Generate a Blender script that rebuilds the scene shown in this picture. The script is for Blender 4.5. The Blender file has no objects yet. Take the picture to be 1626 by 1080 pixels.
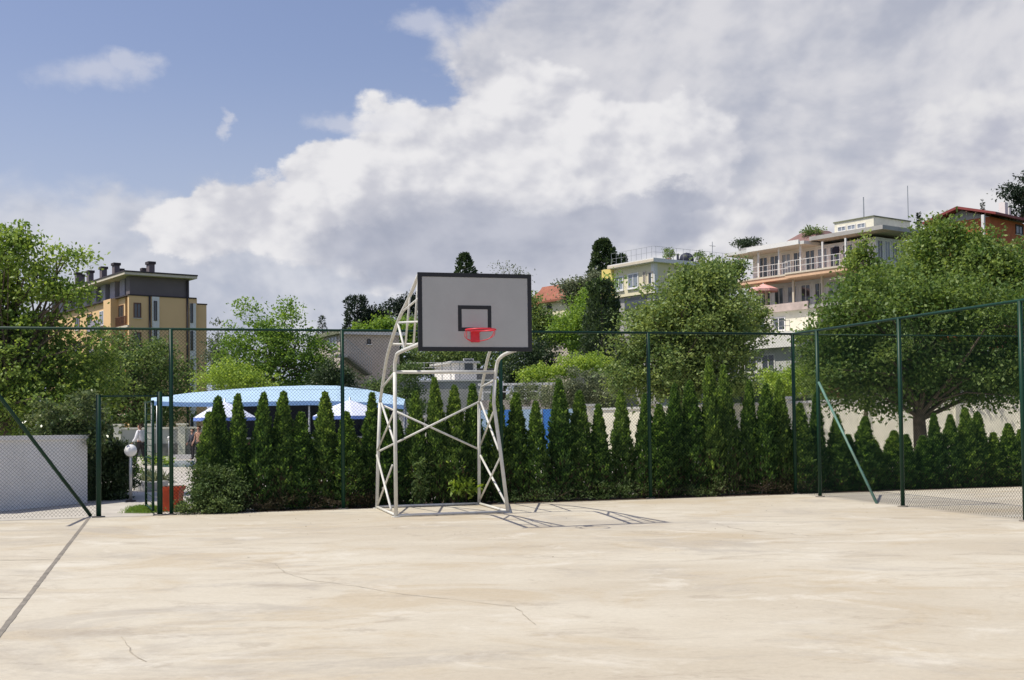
import bpy, math, random
import numpy as np
from mathutils import Vector, Matrix
random.seed(7); RNG = np.random.default_rng(11)
S = bpy.context.scene; COL = S.collection
R = math.radians

# ------------------------------------------------------------------ camera
FPX, PITCH, ROLL, SHY, EYE = 1841.4, 0.0317, 0.0128, 65.55, 1.707      # solved from posts, legs and board
cp, sp = math.cos(PITCH), math.sin(PITCH); cr, sr = math.cos(ROLL), math.sin(ROLL)
FWD = Vector((0, cp, sp)); R0 = Vector((1, 0, 0)); D0 = Vector((0, sp, -cp))
RIGHT = R0*cr + D0*sr; DOWN = -R0*sr + D0*cr
cam = bpy.data.cameras.new('camera'); cam_o = bpy.data.objects.new('camera', cam); COL.objects.link(cam_o)
m = Matrix((RIGHT, -DOWN, -FWD)).transposed().to_4x4(); m.translation = (0, 0, EYE); cam_o.matrix_world = m
cam.sensor_width = 36; cam.lens = 36*FPX/1626; cam.shift_y = SHY/1626; cam.clip_end = 3000; cam.clip_start = .1
S.camera = cam_o
CAMP = Vector((0, 0, EYE))
# ------------------------------------------------------------------ sun, exposure
SUN_EL = R(60); SUN_H = Vector((-.972, -.235)).normalized()
SUN_DIR = Vector((SUN_H.x*math.cos(SUN_EL), SUN_H.y*math.cos(SUN_EL), math.sin(SUN_EL)))
sl = bpy.data.lights.new('sun', 'SUN'); sl.energy = 4.85; sl.angle = R(.53); sl.color = (1, .94, .82)
so = bpy.data.objects.new('sun', sl); COL.objects.link(so)
so.rotation_euler = SUN_DIR.to_track_quat('Z', 'Y').to_euler(); so.location = (-20, -5, 40)
S.view_settings.view_transform = 'Standard'; S.view_settings.look = 'None'
S.view_settings.exposure = 0.0; S.view_settings.gamma = 1
# ------------------------------------------------------------------ world: sky with a bank of cumulus, laid out by azimuth and elevation
W = bpy.data.worlds.new('World'); S.world = W; W.use_nodes = True
W.cycles.sampling_method = 'MANUAL'; W.cycles.sample_map_resolution = 256
nt = W.node_tree; nt.nodes.clear()
def N(t, **k):
    n = nt.nodes.new(t)
    for a, b in k.items(): setattr(n, a, b)
    return n
def lk(sock, v):
    if isinstance(v, (int, float)): sock.default_value = v
    elif isinstance(v, tuple): sock.default_value = v
    else: nt.links.new(v, sock)
def M(op, a, b=0.0, c=0.0, clamp=False):
    n = N('ShaderNodeMath', operation=op, use_clamp=clamp)
    lk(n.inputs[0], a); lk(n.inputs[1], b); lk(n.inputs[2], c); return n.outputs[0]
def add(*v):
    r = v[0]
    for q in v[1:]: r = M('ADD', r, q)
    return r
def mul(a, b): return M('MULTIPLY', a, b)
def sstep(v, lo, hi, o0=0.0, o1=1.0):
    n = N('ShaderNodeMapRange', interpolation_type='SMOOTHSTEP'); lk(n.inputs[0], v)
    for i, q in enumerate((lo, hi, o0, o1)): n.inputs[i+1].default_value = q
    return n.outputs[0]
def mixc(f, a, b):
    n = N('ShaderNodeMix', data_type='RGBA'); lk(n.inputs[0], f); lk(n.inputs[6], a); lk(n.inputs[7], b); return n.outputs[2]
def azel(px, py):
    d = (FWD*FPX + RIGHT*(px-813) + DOWN*(py-540-SHY)).normalized()
    return math.degrees(math.atan2(d.x, d.y)), math.degrees(math.asin(d.z))
sky = N('ShaderNodeTexSky', sky_type='NISHITA', sun_disc=False, sun_elevation=SUN_EL, sun_rotation=math.atan2(SUN_H.x, SUN_H.y), air_density=1.3, dust_density=1.2, ozone_density=1.6)
tc = N('ShaderNodeTexCoord'); sep = N('ShaderNodeSeparateXYZ'); lk(sep.inputs[0], tc.outputs['Generated'])
AZ = mul(M('ARCTAN2', sep.outputs[0], sep.outputs[1]), 57.2958)
EL = mul(M('ARCSINE', sep.outputs[2]), 57.2958)
def vec(a, e, ox=0.0, oy=0.0, oz=0.0, se=1.0):
    n = N('ShaderNodeCombineXYZ'); lk(n.inputs[0], M('ADD', a, ox)); lk(n.inputs[1], M('MULTIPLY_ADD', e, se, oy)); n.inputs[2].default_value = oz; return n.outputs[0]
def noise(v, sc, det=7.0, rough=.55, dist=0.0):
    n = N('ShaderNodeTexNoise', noise_dimensions='3D'); lk(n.inputs['Vector'], v)
    n.inputs['Scale'].default_value = sc; n.inputs['Detail'].default_value = det; n.inputs['Roughness'].default_value = rough; n.inputs['Distortion'].default_value = dist
    return n.outputs[0]
def billow(v, sc):
    n = N('ShaderNodeTexVoronoi', feature='SMOOTH_F1', voronoi_dimensions='2D'); lk(n.inputs['Vector'], v)
    n.inputs['Scale'].default_value = sc; n.inputs['Detail'].default_value = 2.0; n.inputs['Smoothness'].default_value = .35; n.inputs['Roughness'].default_value = .5; n.inputs['Lacunarity'].default_value = 2.3
    return M('SUBTRACT', 1.0, n.outputs['Distance'])
BASE = (AZ, EL)
def warped(ox, oy):
    return vec(AZ, EL, ox, oy, 3.7, 1.35)
V0 = warped(0, 0); V1 = warped(-.55, .75)
f0 = noise(V0, .16, 8, .56, .3); f1 = noise(V1, .16, 8, .56, .3)
b0 = billow(V0, .33); b1 = billow(V1, .33)
# wobble the blob coordinates so the outlines are not ellipses
wa = mul(M('SUBTRACT', noise(vec(AZ, EL, 31, 9, 1.1, 1.4), .22, 6, .6), .5), 5.0)
we = mul(M('SUBTRACT', noise(vec(AZ, EL, 7, 55, 6.1, 1.4), .22, 6, .6), .5), 3.4)
AW = M('ADD', AZ, wa); EW = M('ADD', EL, we)
def blob(px, py, rx, ry, soft=1.0):
    a, e = azel(px, py); k = math.degrees(1/FPX)
    dx = mul(M('SUBTRACT', AW, a), 1/(rx*k)); dy = mul(M('SUBTRACT', EW, e), 1/(ry*k))
    return M('MAXIMUM', 0.0, M('SUBTRACT', 1.0, M('SQRT', M('MULTIPLY_ADD', dx, dx, mul(dy, dy)))))
def union(bl):
    r = None
    for b in bl:
        q = blob(*b)
        r = q if r is None else M('MAXIMUM', r, q)
    return r
def rgb(r, g, b):
    f = lambda c: ((c/255+.055)/1.055)**2.4 if c > 10 else c/255/12.92
    return (f(r), f(g), f(b), 1)
def sky_rgb(r, g, b): q = rgb(r, g, b); return (q[0]*10, q[1]*10, q[2]*10, 1)
FB = M('SUBTRACT', f0, .5); BB = M('SUBTRACT', b0, .55)
LIT = M('ADD', mul(M('SUBTRACT', b0, b1), .55), mul(M('SUBTRACT', f0, f1), 2.2))       # brighter where the cloud thins towards the sun
SOFT = mul(M('SUBTRACT', noise(warped(0, 0), .085, 6, .52, .4), noise(warped(-1.2, 1.6), .085, 6, .52, .4)), 2.4)
def density(bl, kf, kb, lo, hi, gain=1.5):
    u = union(bl); d = add(mul(u, gain), mul(FB, kf), mul(BB, kb))
    return M('MULTIPLY', sstep(d, lo, hi), sstep(u, 0.0, .12)), d
tint = N('ShaderNodeMix', data_type='RGBA', blend_type='MULTIPLY'); tint.inputs[0].default_value = 1; lk(tint.inputs[6], sky.outputs[0]); tint.inputs[7].default_value = (1.20, 1.06, 1.19, 1)
clear = tint.outputs[2]
# pale air near the horizon and scattered cover over the rest of the dome
lowair = sstep(EL, 0.0, 18.0, .92, 0.0)
c = mixc(lowair, clear, sky_rgb(186, 196, 219))
rest = M('MULTIPLY', sstep(M('ABSOLUTE', AZ), 34.0, 55.0), sstep(add(FB, mul(BB, .25)), .0, .16))
c = mixc(mul(rest, .85), c, sky_rgb(216, 215, 214))
# low hazy cloud left of centre
mk, d = density([(170, 430, 330, 160), (420, 430, 300, 170), (700, 460, 500, 140), (330, 500, 500, 120), (205, 335, 110, 55)], 1.5, .25, .02, .95, 1.5)
col = mixc(sstep(M('ADD', SOFT, mul(LIT, .45)), -.34, .34), sky_rgb(178, 184, 200), sky_rgb(213, 215, 223))
c = mixc(mul(mk, .93), c, col)
# high grey veil on the right
mk, d = density([(1300, 70, 620, 200), (980, 70, 330, 140), (1560, 180, 330, 230), (830, 110, 150, 110), (1180, 280, 600, 230)], 1.5, .22, .02, .62, 1.8)
col = mixc(sstep(M('ADD', SOFT, mul(LIT, .34)), -.42, .28), sky_rgb(178, 182, 196), sky_rgb(220, 219, 223))
c = mixc(mul(mk, .95), c, col)
# right-hand cumulus
mk, d = density([(1480, 235, 150, 75), (1330, 390, 400, 140), (1610, 290, 190, 190), (1100, 430, 330, 110)], 1.4, .45, .06, .62, 1.7)
col = mixc(sstep(M('ADD', mul(LIT, .7), SOFT), -.34, .36), sky_rgb(188, 190, 203), sky_rgb(229, 228, 230))
c = mixc(mul(mk, .90), c, col)
# main cumulus bank: bright shoulder, white body, grey base
mk, d = density([(560, 300, 130, 95), (690, 250, 190, 120), (830, 200, 190, 130), (1000, 250, 230, 130), (450, 350, 190, 95), (345, 350, 150, 60), (800, 340, 430, 160), (1080, 290, 120, 70)], .9, .5, .10, .42, 1.9)
top = mixc(sstep(M('ADD', mul(LIT, .85), mul(SOFT, .9)), -.40, .34), sky_rgb(202, 203, 212), sky_rgb(235, 234, 236))
c = mixc(mk, c, top)
# its grey base, a broad band behind and to the right of the board
mk, d = density([(780, 390, 330, 95), (960, 365, 230, 60), (600, 400, 200, 60), (1060, 325, 110, 36)], .9, .10, .02, .62, 1.25)
grey = mixc(sstep(M('ADD', SOFT, mul(LIT, .25)), -.36, .36), sky_rgb(160, 166, 184), sky_rgb(190, 193, 206))
c = mixc(mul(mk, .88), c, grey)
# loose wisps in the blue
mk, d = density([(155, 112, 120, 46), (215, 105, 60, 30), (560, 195, 130, 26), (352, 196, 20, 13), (660, 45, 70, 35)], 1.4, .4, .05, .95, 1.3)
c = mixc(mul(mk, .55), c, sky_rgb(216, 217, 226))
bg = N('ShaderNodeBackground'); lk(bg.inputs[0], c); bg.inputs[1].default_value = .1
wo = N('ShaderNodeOutputWorld'); nt.links.new(bg.outputs[0], wo.inputs[0])
# ------------------------------------------------------------------ placing helpers: a photo pixel at a given depth, on the ground, or on a facade
def ray(px, py): return FWD*FPX + RIGHT*(px-813) + DOWN*(py-540-SHY)
def P(px, py, Y):
    d = ray(px, py); return CAMP + d*(Y/d.y)
def G(px, py, z=0.0):
    d = ray(px, py); return CAMP + d*((z-EYE)/d.z)
def hit(px, py, p0, n):
    d = ray(px, py); return CAMP + d*((Vector(p0)-CAMP).dot(n)/d.dot(n))
def sm(t, a, b):
    t = min(1, max(0, (t-a)/(b-a))); return t*t*(3-2*t)
def terrain(x, y): return 13.5*sm(y, 76, 130)*sm(x, -24, 40) + 9*sm(y, 115, 230)*sm(x, -30, 60)

# ------------------------------------------------------------------ materials
MAT = {}
def mat(name, col, rough=.7, var=.12, scale=6.0, metal=0.0, bump=0.0, spec=.4, stain=None, stain_scale=1.0, stain_amt=.5):
    mt = bpy.data.materials.new(name); mt.use_nodes = True; t = mt.node_tree; bs = t.nodes['Principled BSDF']
    bs.inputs['Roughness'].default_value = rough; bs.inputs['Metallic'].default_value = metal; bs.inputs['Specular IOR Level'].default_value = spec
    co = t.nodes.new('ShaderNodeTexCoord')
    nz = t.nodes.new('ShaderNodeTexNoise'); nz.inputs['Scale'].default_value = scale; nz.inputs['Detail'].default_value = 6; nz.inputs['Roughness'].default_value = .6
    t.links.new(co.outputs['Object'], nz.inputs['Vector'])
    mr = t.nodes.new('ShaderNodeMapRange'); mr.inputs[1].default_value = .3; mr.inputs[2].default_value = .7; mr.inputs[3].default_value = 1-var; mr.inputs[4].default_value = 1+var
    t.links.new(nz.outputs[0], mr.inputs[0])
    mx = t.nodes.new('ShaderNodeMix'); mx.data_type = 'RGBA'; mx.blend_type = 'MULTIPLY'; mx.inputs[0].default_value = 1
    mx.inputs[6].default_value = (*col, 1); t.links.new(mr.outputs[0], mx.inputs[7]); out = mx.outputs[2]
    if stain:
        n2 = t.nodes.new('ShaderNodeTexNoise'); n2.inputs['Scale'].default_value = stain_scale; n2.inputs['Detail'].default_value = 8; n2.inputs['Roughness'].default_value = .65
        t.links.new(co.outputs['Object'], n2.inputs['Vector'])
        m2 = t.nodes.new('ShaderNodeMapRange'); m2.inputs[1].default_value = .45; m2.inputs[2].default_value = .75; m2.inputs[4].default_value = stain_amt; t.links.new(n2.outputs[0], m2.inputs[0])
        m3 = t.nodes.new('ShaderNodeMix'); m3.data_type = 'RGBA'; t.links.new(m2.outputs[0], m3.inputs[0]); t.links.new(out, m3.inputs[6]); m3.inputs[7].default_value = (*stain, 1); out = m3.outputs[2]
    t.links.new(out, bs.inputs['Base Color'])
    if bump:
        bp = t.nodes.new('ShaderNodeBump'); bp.inputs['Strength'].default_value = bump; bp.inputs['Distance'].default_value = .02
        t.links.new(nz.outputs[0], bp.inputs['Height']); t.links.new(bp.outputs[0], bs.inputs['Normal'])
    MAT[name] = mt; return mt
def leaf_mat(name, col, col2, trans=.35, rough=.55, var=.45):
    mt = bpy.data.materials.new(name); mt.use_nodes = True; t = mt.node_tree; bs = t.nodes['Principled BSDF']; outp = t.nodes['Material Output']
    g = t.nodes.new('ShaderNodeNewGeometry'); co = t.nodes.new('ShaderNodeTexCoord')
    nz = t.nodes.new('ShaderNodeTexNoise'); nz.inputs['Scale'].default_value = 1.1; nz.inputs['Detail'].default_value = 3; t.links.new(co.outputs['Object'], nz.inputs['Vector'])
    ad = t.nodes.new('ShaderNodeMath'); ad.operation = 'MULTIPLY_ADD'; t.links.new(nz.outputs[0], ad.inputs[0]); ad.inputs[1].default_value = 1.6; ad.inputs[2].default_value = -.8
    a2 = t.nodes.new('ShaderNodeMath'); a2.operation = 'MULTIPLY_ADD'; a2.use_clamp = True; t.links.new(g.outputs['Random Per Island'], a2.inputs[0]); a2.inputs[1].default_value = .75; t.links.new(ad.outputs[0], a2.inputs[2])
    mx = t.nodes.new('ShaderNodeMix'); mx.data_type = 'RGBA'; t.links.new(a2.outputs[0], mx.inputs[0]); mx.inputs[6].default_value = (*col, 1); mx.inputs[7].default_value = (*col2, 1)
    oi = t.nodes.new('ShaderNodeObjectInfo'); om = t.nodes.new('ShaderNodeMapRange'); t.links.new(oi.outputs['Random'], om.inputs[0]); om.inputs[3].default_value = .78; om.inputs[4].default_value = 1.28
    oh = t.nodes.new('ShaderNodeMapRange'); t.links.new(oi.outputs['Random'], oh.inputs[0]); oh.inputs[3].default_value = .512; oh.inputs[4].default_value = .485
    hv = t.nodes.new('ShaderNodeHueSaturation'); t.links.new(mx.outputs[2], hv.inputs['Color']); t.links.new(om.outputs[0], hv.inputs['Value']); t.links.new(oh.outputs[0], hv.inputs['Hue'])
    class _M: outputs = (None, None, hv.outputs[0])
    mx = _M
    bs.inputs['Roughness'].default_value = rough; bs.inputs['Specular IOR Level'].default_value = .35
    t.links.new(mx.outputs[2], bs.inputs['Base Color'])
    tr = t.nodes.new('ShaderNodeBsdfTranslucent'); hs = t.nodes.new('ShaderNodeHueSaturation'); hs.inputs['Value'].default_value = 1.5; hs.inputs['Saturation'].default_value = 1.1; hs.inputs['Hue'].default_value = .485
    t.links.new(mx.outputs[2], hs.inputs['Color']); t.links.new(hs.outputs[0], tr.inputs['Color'])
    ms = t.nodes.new('ShaderNodeMixShader'); ms.inputs[0].default_value = trans; t.links.new(bs.outputs[0], ms.inputs[1]); t.links.new(tr.outputs[0], ms.inputs[2]); t.links.new(ms.outputs[0], outp.inputs[0])
    MAT[name] = mt; return mt
mat('white_paint', (.62, .62, .58), .45, .08, 9, stain=(.40, .33, .25), stain_scale=7, stain_amt=.35)
mat('board_face', (.42, .42, .405), .5, .03, 3, stain=(.37, .365, .35), stain_scale=2.0, stain_amt=.5)
mat('board_black', (.018, .019, .022), .5, .1, 5)
mat('rim_red', (.62, .03, .05), .4, .1, 9)
mat('fence_green', (.006, .036, .020), .45, .12, 8, spec=.25)
mat('wire_green', (.006, .020, .013), .7, .1, 3, spec=.05)
mat('brace_green_sunlit', (.10, .21, .17), .5, .15, 5, stain=(.16, .12, .08), stain_scale=3)  # fence green lightened: the brace's sunlit tone is put into its colour
mat('white_wall', (.84, .83, .81), .85, .04, 3, stain=(.62, .61, .59), stain_scale=1.2, stain_amt=.4)
mat('cream_wall', (.76, .73, .60), .85, .08, 2, stain=(.45, .43, .36), stain_scale=.8, stain_amt=.4)
mat('grey_panel', (.42, .42, .37), .85, .08, 2)
mat('stone_base', (.20, .19, .17), .9, .3, 5)
mat('yellow_render', (.78, .53, .28), .85, .06, .6, stain=(.55, .38, .18), stain_scale=.3, stain_amt=.5)
mat('attic_grey', (.15, .125, .13), .7, .08, .6)
mat('violet_grey', (.30, .28, .34), .7, .08, .6)
mat('dark_trim', (.045, .035, .035), .6, .1, 2)
mat('pale_trim', (.62, .55, .44), .7, .08, 2)
mat('light_grey', (.60, .60, .58), .7, .08, 1)
mat('white_trim', (.74, .73, .71), .6, .05, 2)
mat('glass', (.045, .055, .065), .08, .3, .8, spec=.8)
mat('glass_pale', (.22, .25, .29), .1, .3, .8, spec=.8)
mat('brown_wood', (.14, .065, .04), .6, .2, 3)
mat('peach', (.70, .46, .30), .8, .06, .8)
mat('rose_wall', (.50, .41, .37), .85, .2, 1.5)
mat('concrete_grey', (.40, .39, .37), .9, .12, .8, stain=(.22, .21, .2), stain_scale=.5, stain_amt=.6)
mat('beige_wall', (.50, .44, .38), .9, .08, .7, stain=(.38, .32, .28), stain_scale=.5, stain_amt=.6)
mat('cream_house', (.72, .66, .46), .85, .05, .7)
mat('lemon', (.74, .60, .20), .8, .06, 1)
mat('roof_moss', (.17, .18, .12), .95, .3, 1.2)
mat('tile_red', (.28, .10, .06), .75, .25, 3)
mat('roof_red', (.24, .05, .045), .6, .15, 1.5)
mat('brick_orange', (.44, .13, .055), .85, .15, 2)
mat('roof_brown', (.20, .12, .11), .8, .15, 1)
mat('awning_blue', (.40, .56, .71), .7, .06, 2)
mat('awning_blue_shaded', (.22, .38, .66), .7, .06, 2)  # awning blue darkened: the thin shadow along the edge painted into the valance
mat('parasol_white', (.66, .70, .84), .75, .05, 2)
mat('parasol_blue', (.16, .26, .66), .75, .05, 2)
mat('hoarding_blue', (.06, .22, .62), .5, .12, 1.5)
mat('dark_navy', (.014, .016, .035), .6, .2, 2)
mat('parasol_pink', (.66, .36, .33), .75, .05, 2)
mat('parasol_grey', (.56, .54, .50), .75, .08, 2)
mat('metal', (.42, .43, .43), .4, .1, 5, metal=.6)
mat('pot_orange', (.60, .085, .03), .6, .12, 5)
mat('globe', (.80, .80, .78), .25, .03, 2)
mat('bark', (.115, .088, .065), .9, .35, 9, bump=.6)
mat('twig', (.14, .10, .07), .9, .3, 12)
mat('soil', (.11, .075, .05), .95, .35, 4)
mat('grass', (.075, .115, .032), .95, .4, 1.2, stain=(.13, .13, .05), stain_scale=.4)
mat('hill', (.06, .095, .028), .95, .4, .35, stain=(.14, .13, .06), stain_scale=.15)
mat('paving', (.46, .43, .38), .85, .12, 2.2, stain=(.30, .28, .25), stain_scale=.7, stain_amt=.5)
mat('terracotta', (.40, .16, .09), .85, .15, 3)
mat('water', (.05, .15, .22), .08, .1, 2, spec=.6)
mat('crack', (.36, .32, .255), .95, .3, 6)
mat('joint', (.21, .19, .16), .95, .25, 5)
mat('skin', (.50, .28, .19), .6, .06, 8)
mat('shirt_white', (.72, .72, .74), .8, .05, 9)
mat('trousers_dark', (.035, .032, .034), .85, .15, 9)
mat('shirt_dark', (.06, .06, .075), .85, .15, 9)
mat('hair_brown', (.05, .032, .02), .8, .2, 20)
mat('shoe_black', (.02, .018, .018), .5, .1, 9)
mat('petal', (.78, .78, .74), .6, .06, 9)
mat('petal_red', (.5, .05, .06), .6, .1, 9)
leaf_mat('leaf_left', (0.107, 0.192, 0.039), (0.351, 0.459, 0.101), .38)
leaf_mat('leaf_mid', (0.084, 0.150, 0.044), (0.230, 0.300, 0.084), .32)
leaf_mat('leaf_right', (0.076, 0.144, 0.032), (0.261, 0.342, 0.083), .35)
leaf_mat('leaf_bright', (0.136, 0.240, 0.038), (0.304, 0.432, 0.088), .40)
leaf_mat('leaf_grey', (0.120, 0.152, 0.088), (0.240, 0.264, 0.144), .3)
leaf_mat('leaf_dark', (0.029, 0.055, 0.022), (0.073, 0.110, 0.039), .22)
leaf_mat('leaf_pine', (0.017, 0.034, 0.020), (0.045, 0.067, 0.034), .15)
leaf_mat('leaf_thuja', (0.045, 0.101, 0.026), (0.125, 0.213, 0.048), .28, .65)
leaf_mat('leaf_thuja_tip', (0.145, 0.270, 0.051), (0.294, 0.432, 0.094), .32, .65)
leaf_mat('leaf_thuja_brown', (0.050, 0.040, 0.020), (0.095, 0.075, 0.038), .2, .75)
leaf_mat('leaf_gloss', (0.053, 0.098, 0.027), (0.210, 0.255, 0.112), .25, .28)
leaf_mat('leaf_shrub', (0.079, 0.141, 0.044), (0.211, 0.282, 0.097), .32)

# court concrete: pale sun-bleached slab with tan stains, worn greyer patches, dusty streaks
def court_mat():
    mt = bpy.data.materials.new('court_concrete'); mt.use_nodes = True; t = mt.node_tree; bs = t.nodes['Principled BSDF']
    bs.inputs['Roughness'].default_value = .9; bs.inputs['Specular IOR Level'].default_value = .25
    co = t.nodes.new('ShaderNodeTexCoord').outputs['Object']
    def nz(sc, det, ro, sx=1, sy=1, dist=0.0, off=0.0):
        mp = t.nodes.new('ShaderNodeMapping'); mp.inputs['Scale'].default_value = (sx, sy, 1); mp.inputs['Rotation'].default_value = (0, 0, .27); mp.inputs['Location'].default_value = (off, off*.7, 0); t.links.new(co, mp.inputs[0])
        n = t.nodes.new('ShaderNodeTexNoise'); n.inputs['Scale'].default_value = sc; n.inputs['Detail'].default_value = det; n.inputs['Roughness'].default_value = ro; n.inputs['Distortion'].default_value = dist
        t.links.new(mp.outputs[0], n.inputs['Vector']); return n.outputs[0]
    def mr(v, a, b, o0, o1):
        n = t.nodes.new('ShaderNodeMapRange'); n.interpolation_type = 'SMOOTHSTEP'; t.links.new(v, n.inputs[0])
        for i, q in enumerate((a, b, o0, o1)): n.inputs[i+1].default_value = q
        return n.outputs[0]
    def mix(f, a, b, bt='MIX'):
        n = t.nodes.new('ShaderNodeMix'); n.data_type = 'RGBA'; n.blend_type = bt
        for s, v in ((0, f), (6, a), (7, b)):
            if isinstance(v, (tuple, float)): n.inputs[s].default_value = v
            else: t.links.new(v, n.inputs[s])
        return n.outputs[2]
    c = mix(mr(nz(.28, 6, .62, .6, 1), .38, .62, 0, 1), (.480, .428, .335, 1), (.555, .512, .418, 1))
    c = mix(mr(nz(.50, 9, .68, .8, 1.2, .8, 5), .49, .63, 0, .60), c, (.455, .378, .262, 1))       # tan stains
    c = mix(mr(nz(.40, 10, .70, .75, 1.2, 1.0, 13), .50, .64, 0, .62), c, (.385, .352, .300, 1))   # greyer worn film
    c = mix(mr(nz(1.4, 10, .74, .6, 1.3, .8, 23), .53, .66, 0, .50), c, (.34, .292, .228, 1))    # small scuffs
    c = mix(mr(nz(.9, 9, .70, .8, 1.2, .6, 40), .53, .66, 0, .65), c, (.61, .575, .490, 1))       # lighter laitance
    c = mix(mr(nz(4.5, 8, .75, .5, 1.4, .5, 61), .57, .69, 0, .42), c, (.31, .265, .205, 1))      # fine streaks
    vo = t.nodes.new('ShaderNodeTexVoronoi'); vo.feature = 'DISTANCE_TO_EDGE'; vo.inputs['Scale'].default_value = 1.7; vo.inputs['Detail'].default_value = 2.0
    wp = t.nodes.new('ShaderNodeVectorMath'); wp.operation = 'ADD'; wn = t.nodes.new('ShaderNodeTexNoise'); wn.inputs['Scale'].default_value = 3.0; wn.inputs['Detail'].default_value = 5; t.links.new(co, wn.inputs['Vector'])
    t.links.new(co, wp.inputs[0]); t.links.new(wn.outputs['Color'], wp.inputs[1]); t.links.new(wp.outputs[0], vo.inputs['Vector'])
    craze = t.nodes.new('ShaderNodeMath'); craze.operation = 'MULTIPLY'; t.links.new(mr(vo.outputs['Distance'], .004, .022, 1, 0), craze.inputs[0]); t.links.new(mr(nz(.33, 5, .6, 1, 1, .5, 77), .58, .72, 0, .5), craze.inputs[1])
    c = mix(craze.outputs[0], c, (.25, .19, .14, 1))                                              # hairline crazing in patches
    c = mix(mr(nz(16, 6, .75), .25, .75, .10, .75), c, mix(1.0, c, (.84, .84, .84, 1), 'MULTIPLY'))
    c = mix(mr(nz(90, 4, .7), .56, .72, 0, .45), c, (.28, .25, .21, 1))
    t.links.new(c, bs.inputs['Base Color'])
    bp = t.nodes.new('ShaderNodeBump'); bp.inputs['Strength'].default_value = .25; bp.inputs['Distance'].default_value = .01; t.links.new(nz(40, 6, .7), bp.inputs['Height']); t.links.new(bp.outputs[0], bs.inputs['Normal'])
    MAT['court'] = mt
court_mat()

# ------------------------------------------------------------------ mesh helpers
class MB:
    def __init__(s): s.v = []; s.f = []
    def quad(s, *p):
        n = len(s.v); s.v += [tuple(q) for q in p]; s.f.append(tuple(range(n, n+len(p)))); return s
    def hexa(s, b, t):
        n = len(s.v); s.v += [tuple(q) for q in b] + [tuple(q) for q in t]
        s.f += [(n+3, n+2, n+1, n), (n+4, n+5, n+6, n+7)] + [(n+i, n+(i+1) % 4, n+4+(i+1) % 4, n+4+i) for i in range(4)]; return s
    def box(s, x0, x1, y0, y1, z0, z1):
        return s.hexa([(x0, y0, z0), (x1, y0, z0), (x1, y1, z0), (x0, y1, z0)], [(x0, y0, z1), (x1, y0, z1), (x1, y1, z1), (x0, y1, z1)])
    def tube(s, pts, r, k=8, cap=True):
        pts = [Vector(p) for p in pts]; rs = r if isinstance(r, (list, tuple)) else [r]*len(pts); n0 = len(s.v); ref = None
        for i, p in enumerate(pts):
            d = (pts[min(i+1, len(pts)-1)]-pts[max(i-1, 0)]).normalized()
            if ref is None: ref = Vector((0, 0, 1)) if abs(d.z) < .9 else Vector((1, 0, 0))
            a = d.cross(ref).normalized(); ref = a.cross(d).normalized()
            for j in range(k):
                q = 2*math.pi*j/k; s.v.append(tuple(p + a*(math.cos(q)*rs[i]) + ref*(math.sin(q)*rs[i])))
        for i in range(len(pts)-1):
            for j in range(k):
                s.f.append((n0+i*k+j, n0+i*k+(j+1) % k, n0+(i+1)*k+(j+1) % k, n0+(i+1)*k+j))
        if cap: s.f += [tuple(n0+j for j in reversed(range(k))), tuple(n0+(len(pts)-1)*k+j for j in range(k))]
        return s
    def lathe(s, prof, c=(0, 0, 0), k=20):
        n0 = len(s.v)
        for r, z in prof:
            for j in range(k):
                q = 2*math.pi*j/k; s.v.append((c[0]+r*math.cos(q), c[1]+r*math.sin(q), c[2]+z))
        for i in range(len(prof)-1):
            for j in range(k): s.f.append((n0+i*k+j, n0+i*k+(j+1) % k, n0+(i+1)*k+(j+1) % k, n0+(i+1)*k+j))
        return s
    def build(s, name, material, parent=None, smooth=False, loc=None):
        me = bpy.data.meshes.new(name); vs = s.v
        if parent is not None and loc is None:
            l = parent.matrix_world.translation; vs = [(x-l.x, y-l.y, z-l.z) for x, y, z in vs]
        me.from_pydata(vs, [], s.f); me.materials.append(MAT[material])
        if smooth: me.polygons.foreach_set('use_smooth', [True]*len(me.polygons))
        o = bpy.data.objects.new(name, me); COL.objects.link(o)
        if parent is not None: o.parent = parent
        return o
def tag(o, label=None, cat=None, group=None, kind=None):
    for k, v in (('label', label), ('category', cat), ('group', group), ('kind', kind)):
        if v: o[k] = v
    return o
def thing(name, label, cat, loc=(0, 0, 0), group=None):
    o = bpy.data.objects.new(name, None); COL.objects.link(o); o.location = loc; o.empty_display_size = .2
    o.matrix_world = Matrix.Translation(Vector(loc)); return tag(o, label, cat, group)
def copy_tree(o, parent=None):
    c = o.copy(); COL.objects.link(c)
    if parent: c.parent = parent
    for ch in [q for q in o.children]: copy_tree(ch, c)
    return c
def soup(name, V, k, material, parent=None):
    """many separate k-gons from an (n*k, 3) array"""
    me = bpy.data.meshes.new(name); n = len(V)//k
    me.vertices.add(n*k); me.vertices.foreach_set('co', np.ascontiguousarray(V, dtype=np.float32).ravel())
    me.loops.add(n*k); me.loops.foreach_set('vertex_index', np.arange(n*k, dtype=np.int32))
    me.polygons.add(n); me.polygons.foreach_set('loop_start', np.arange(0, n*k, k, dtype=np.int32))
    me.update(calc_edges=True); me.validate()
    for mm in (material if isinstance(material, list) else [material]): me.materials.append(MAT[mm])
    o = bpy.data.objects.new(name, me); COL.objects.link(o)
    if parent is not None: o.parent = parent
    return o
def unit(a): return a/np.maximum(np.linalg.norm(a, axis=1, keepdims=True), 1e-9)
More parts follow.
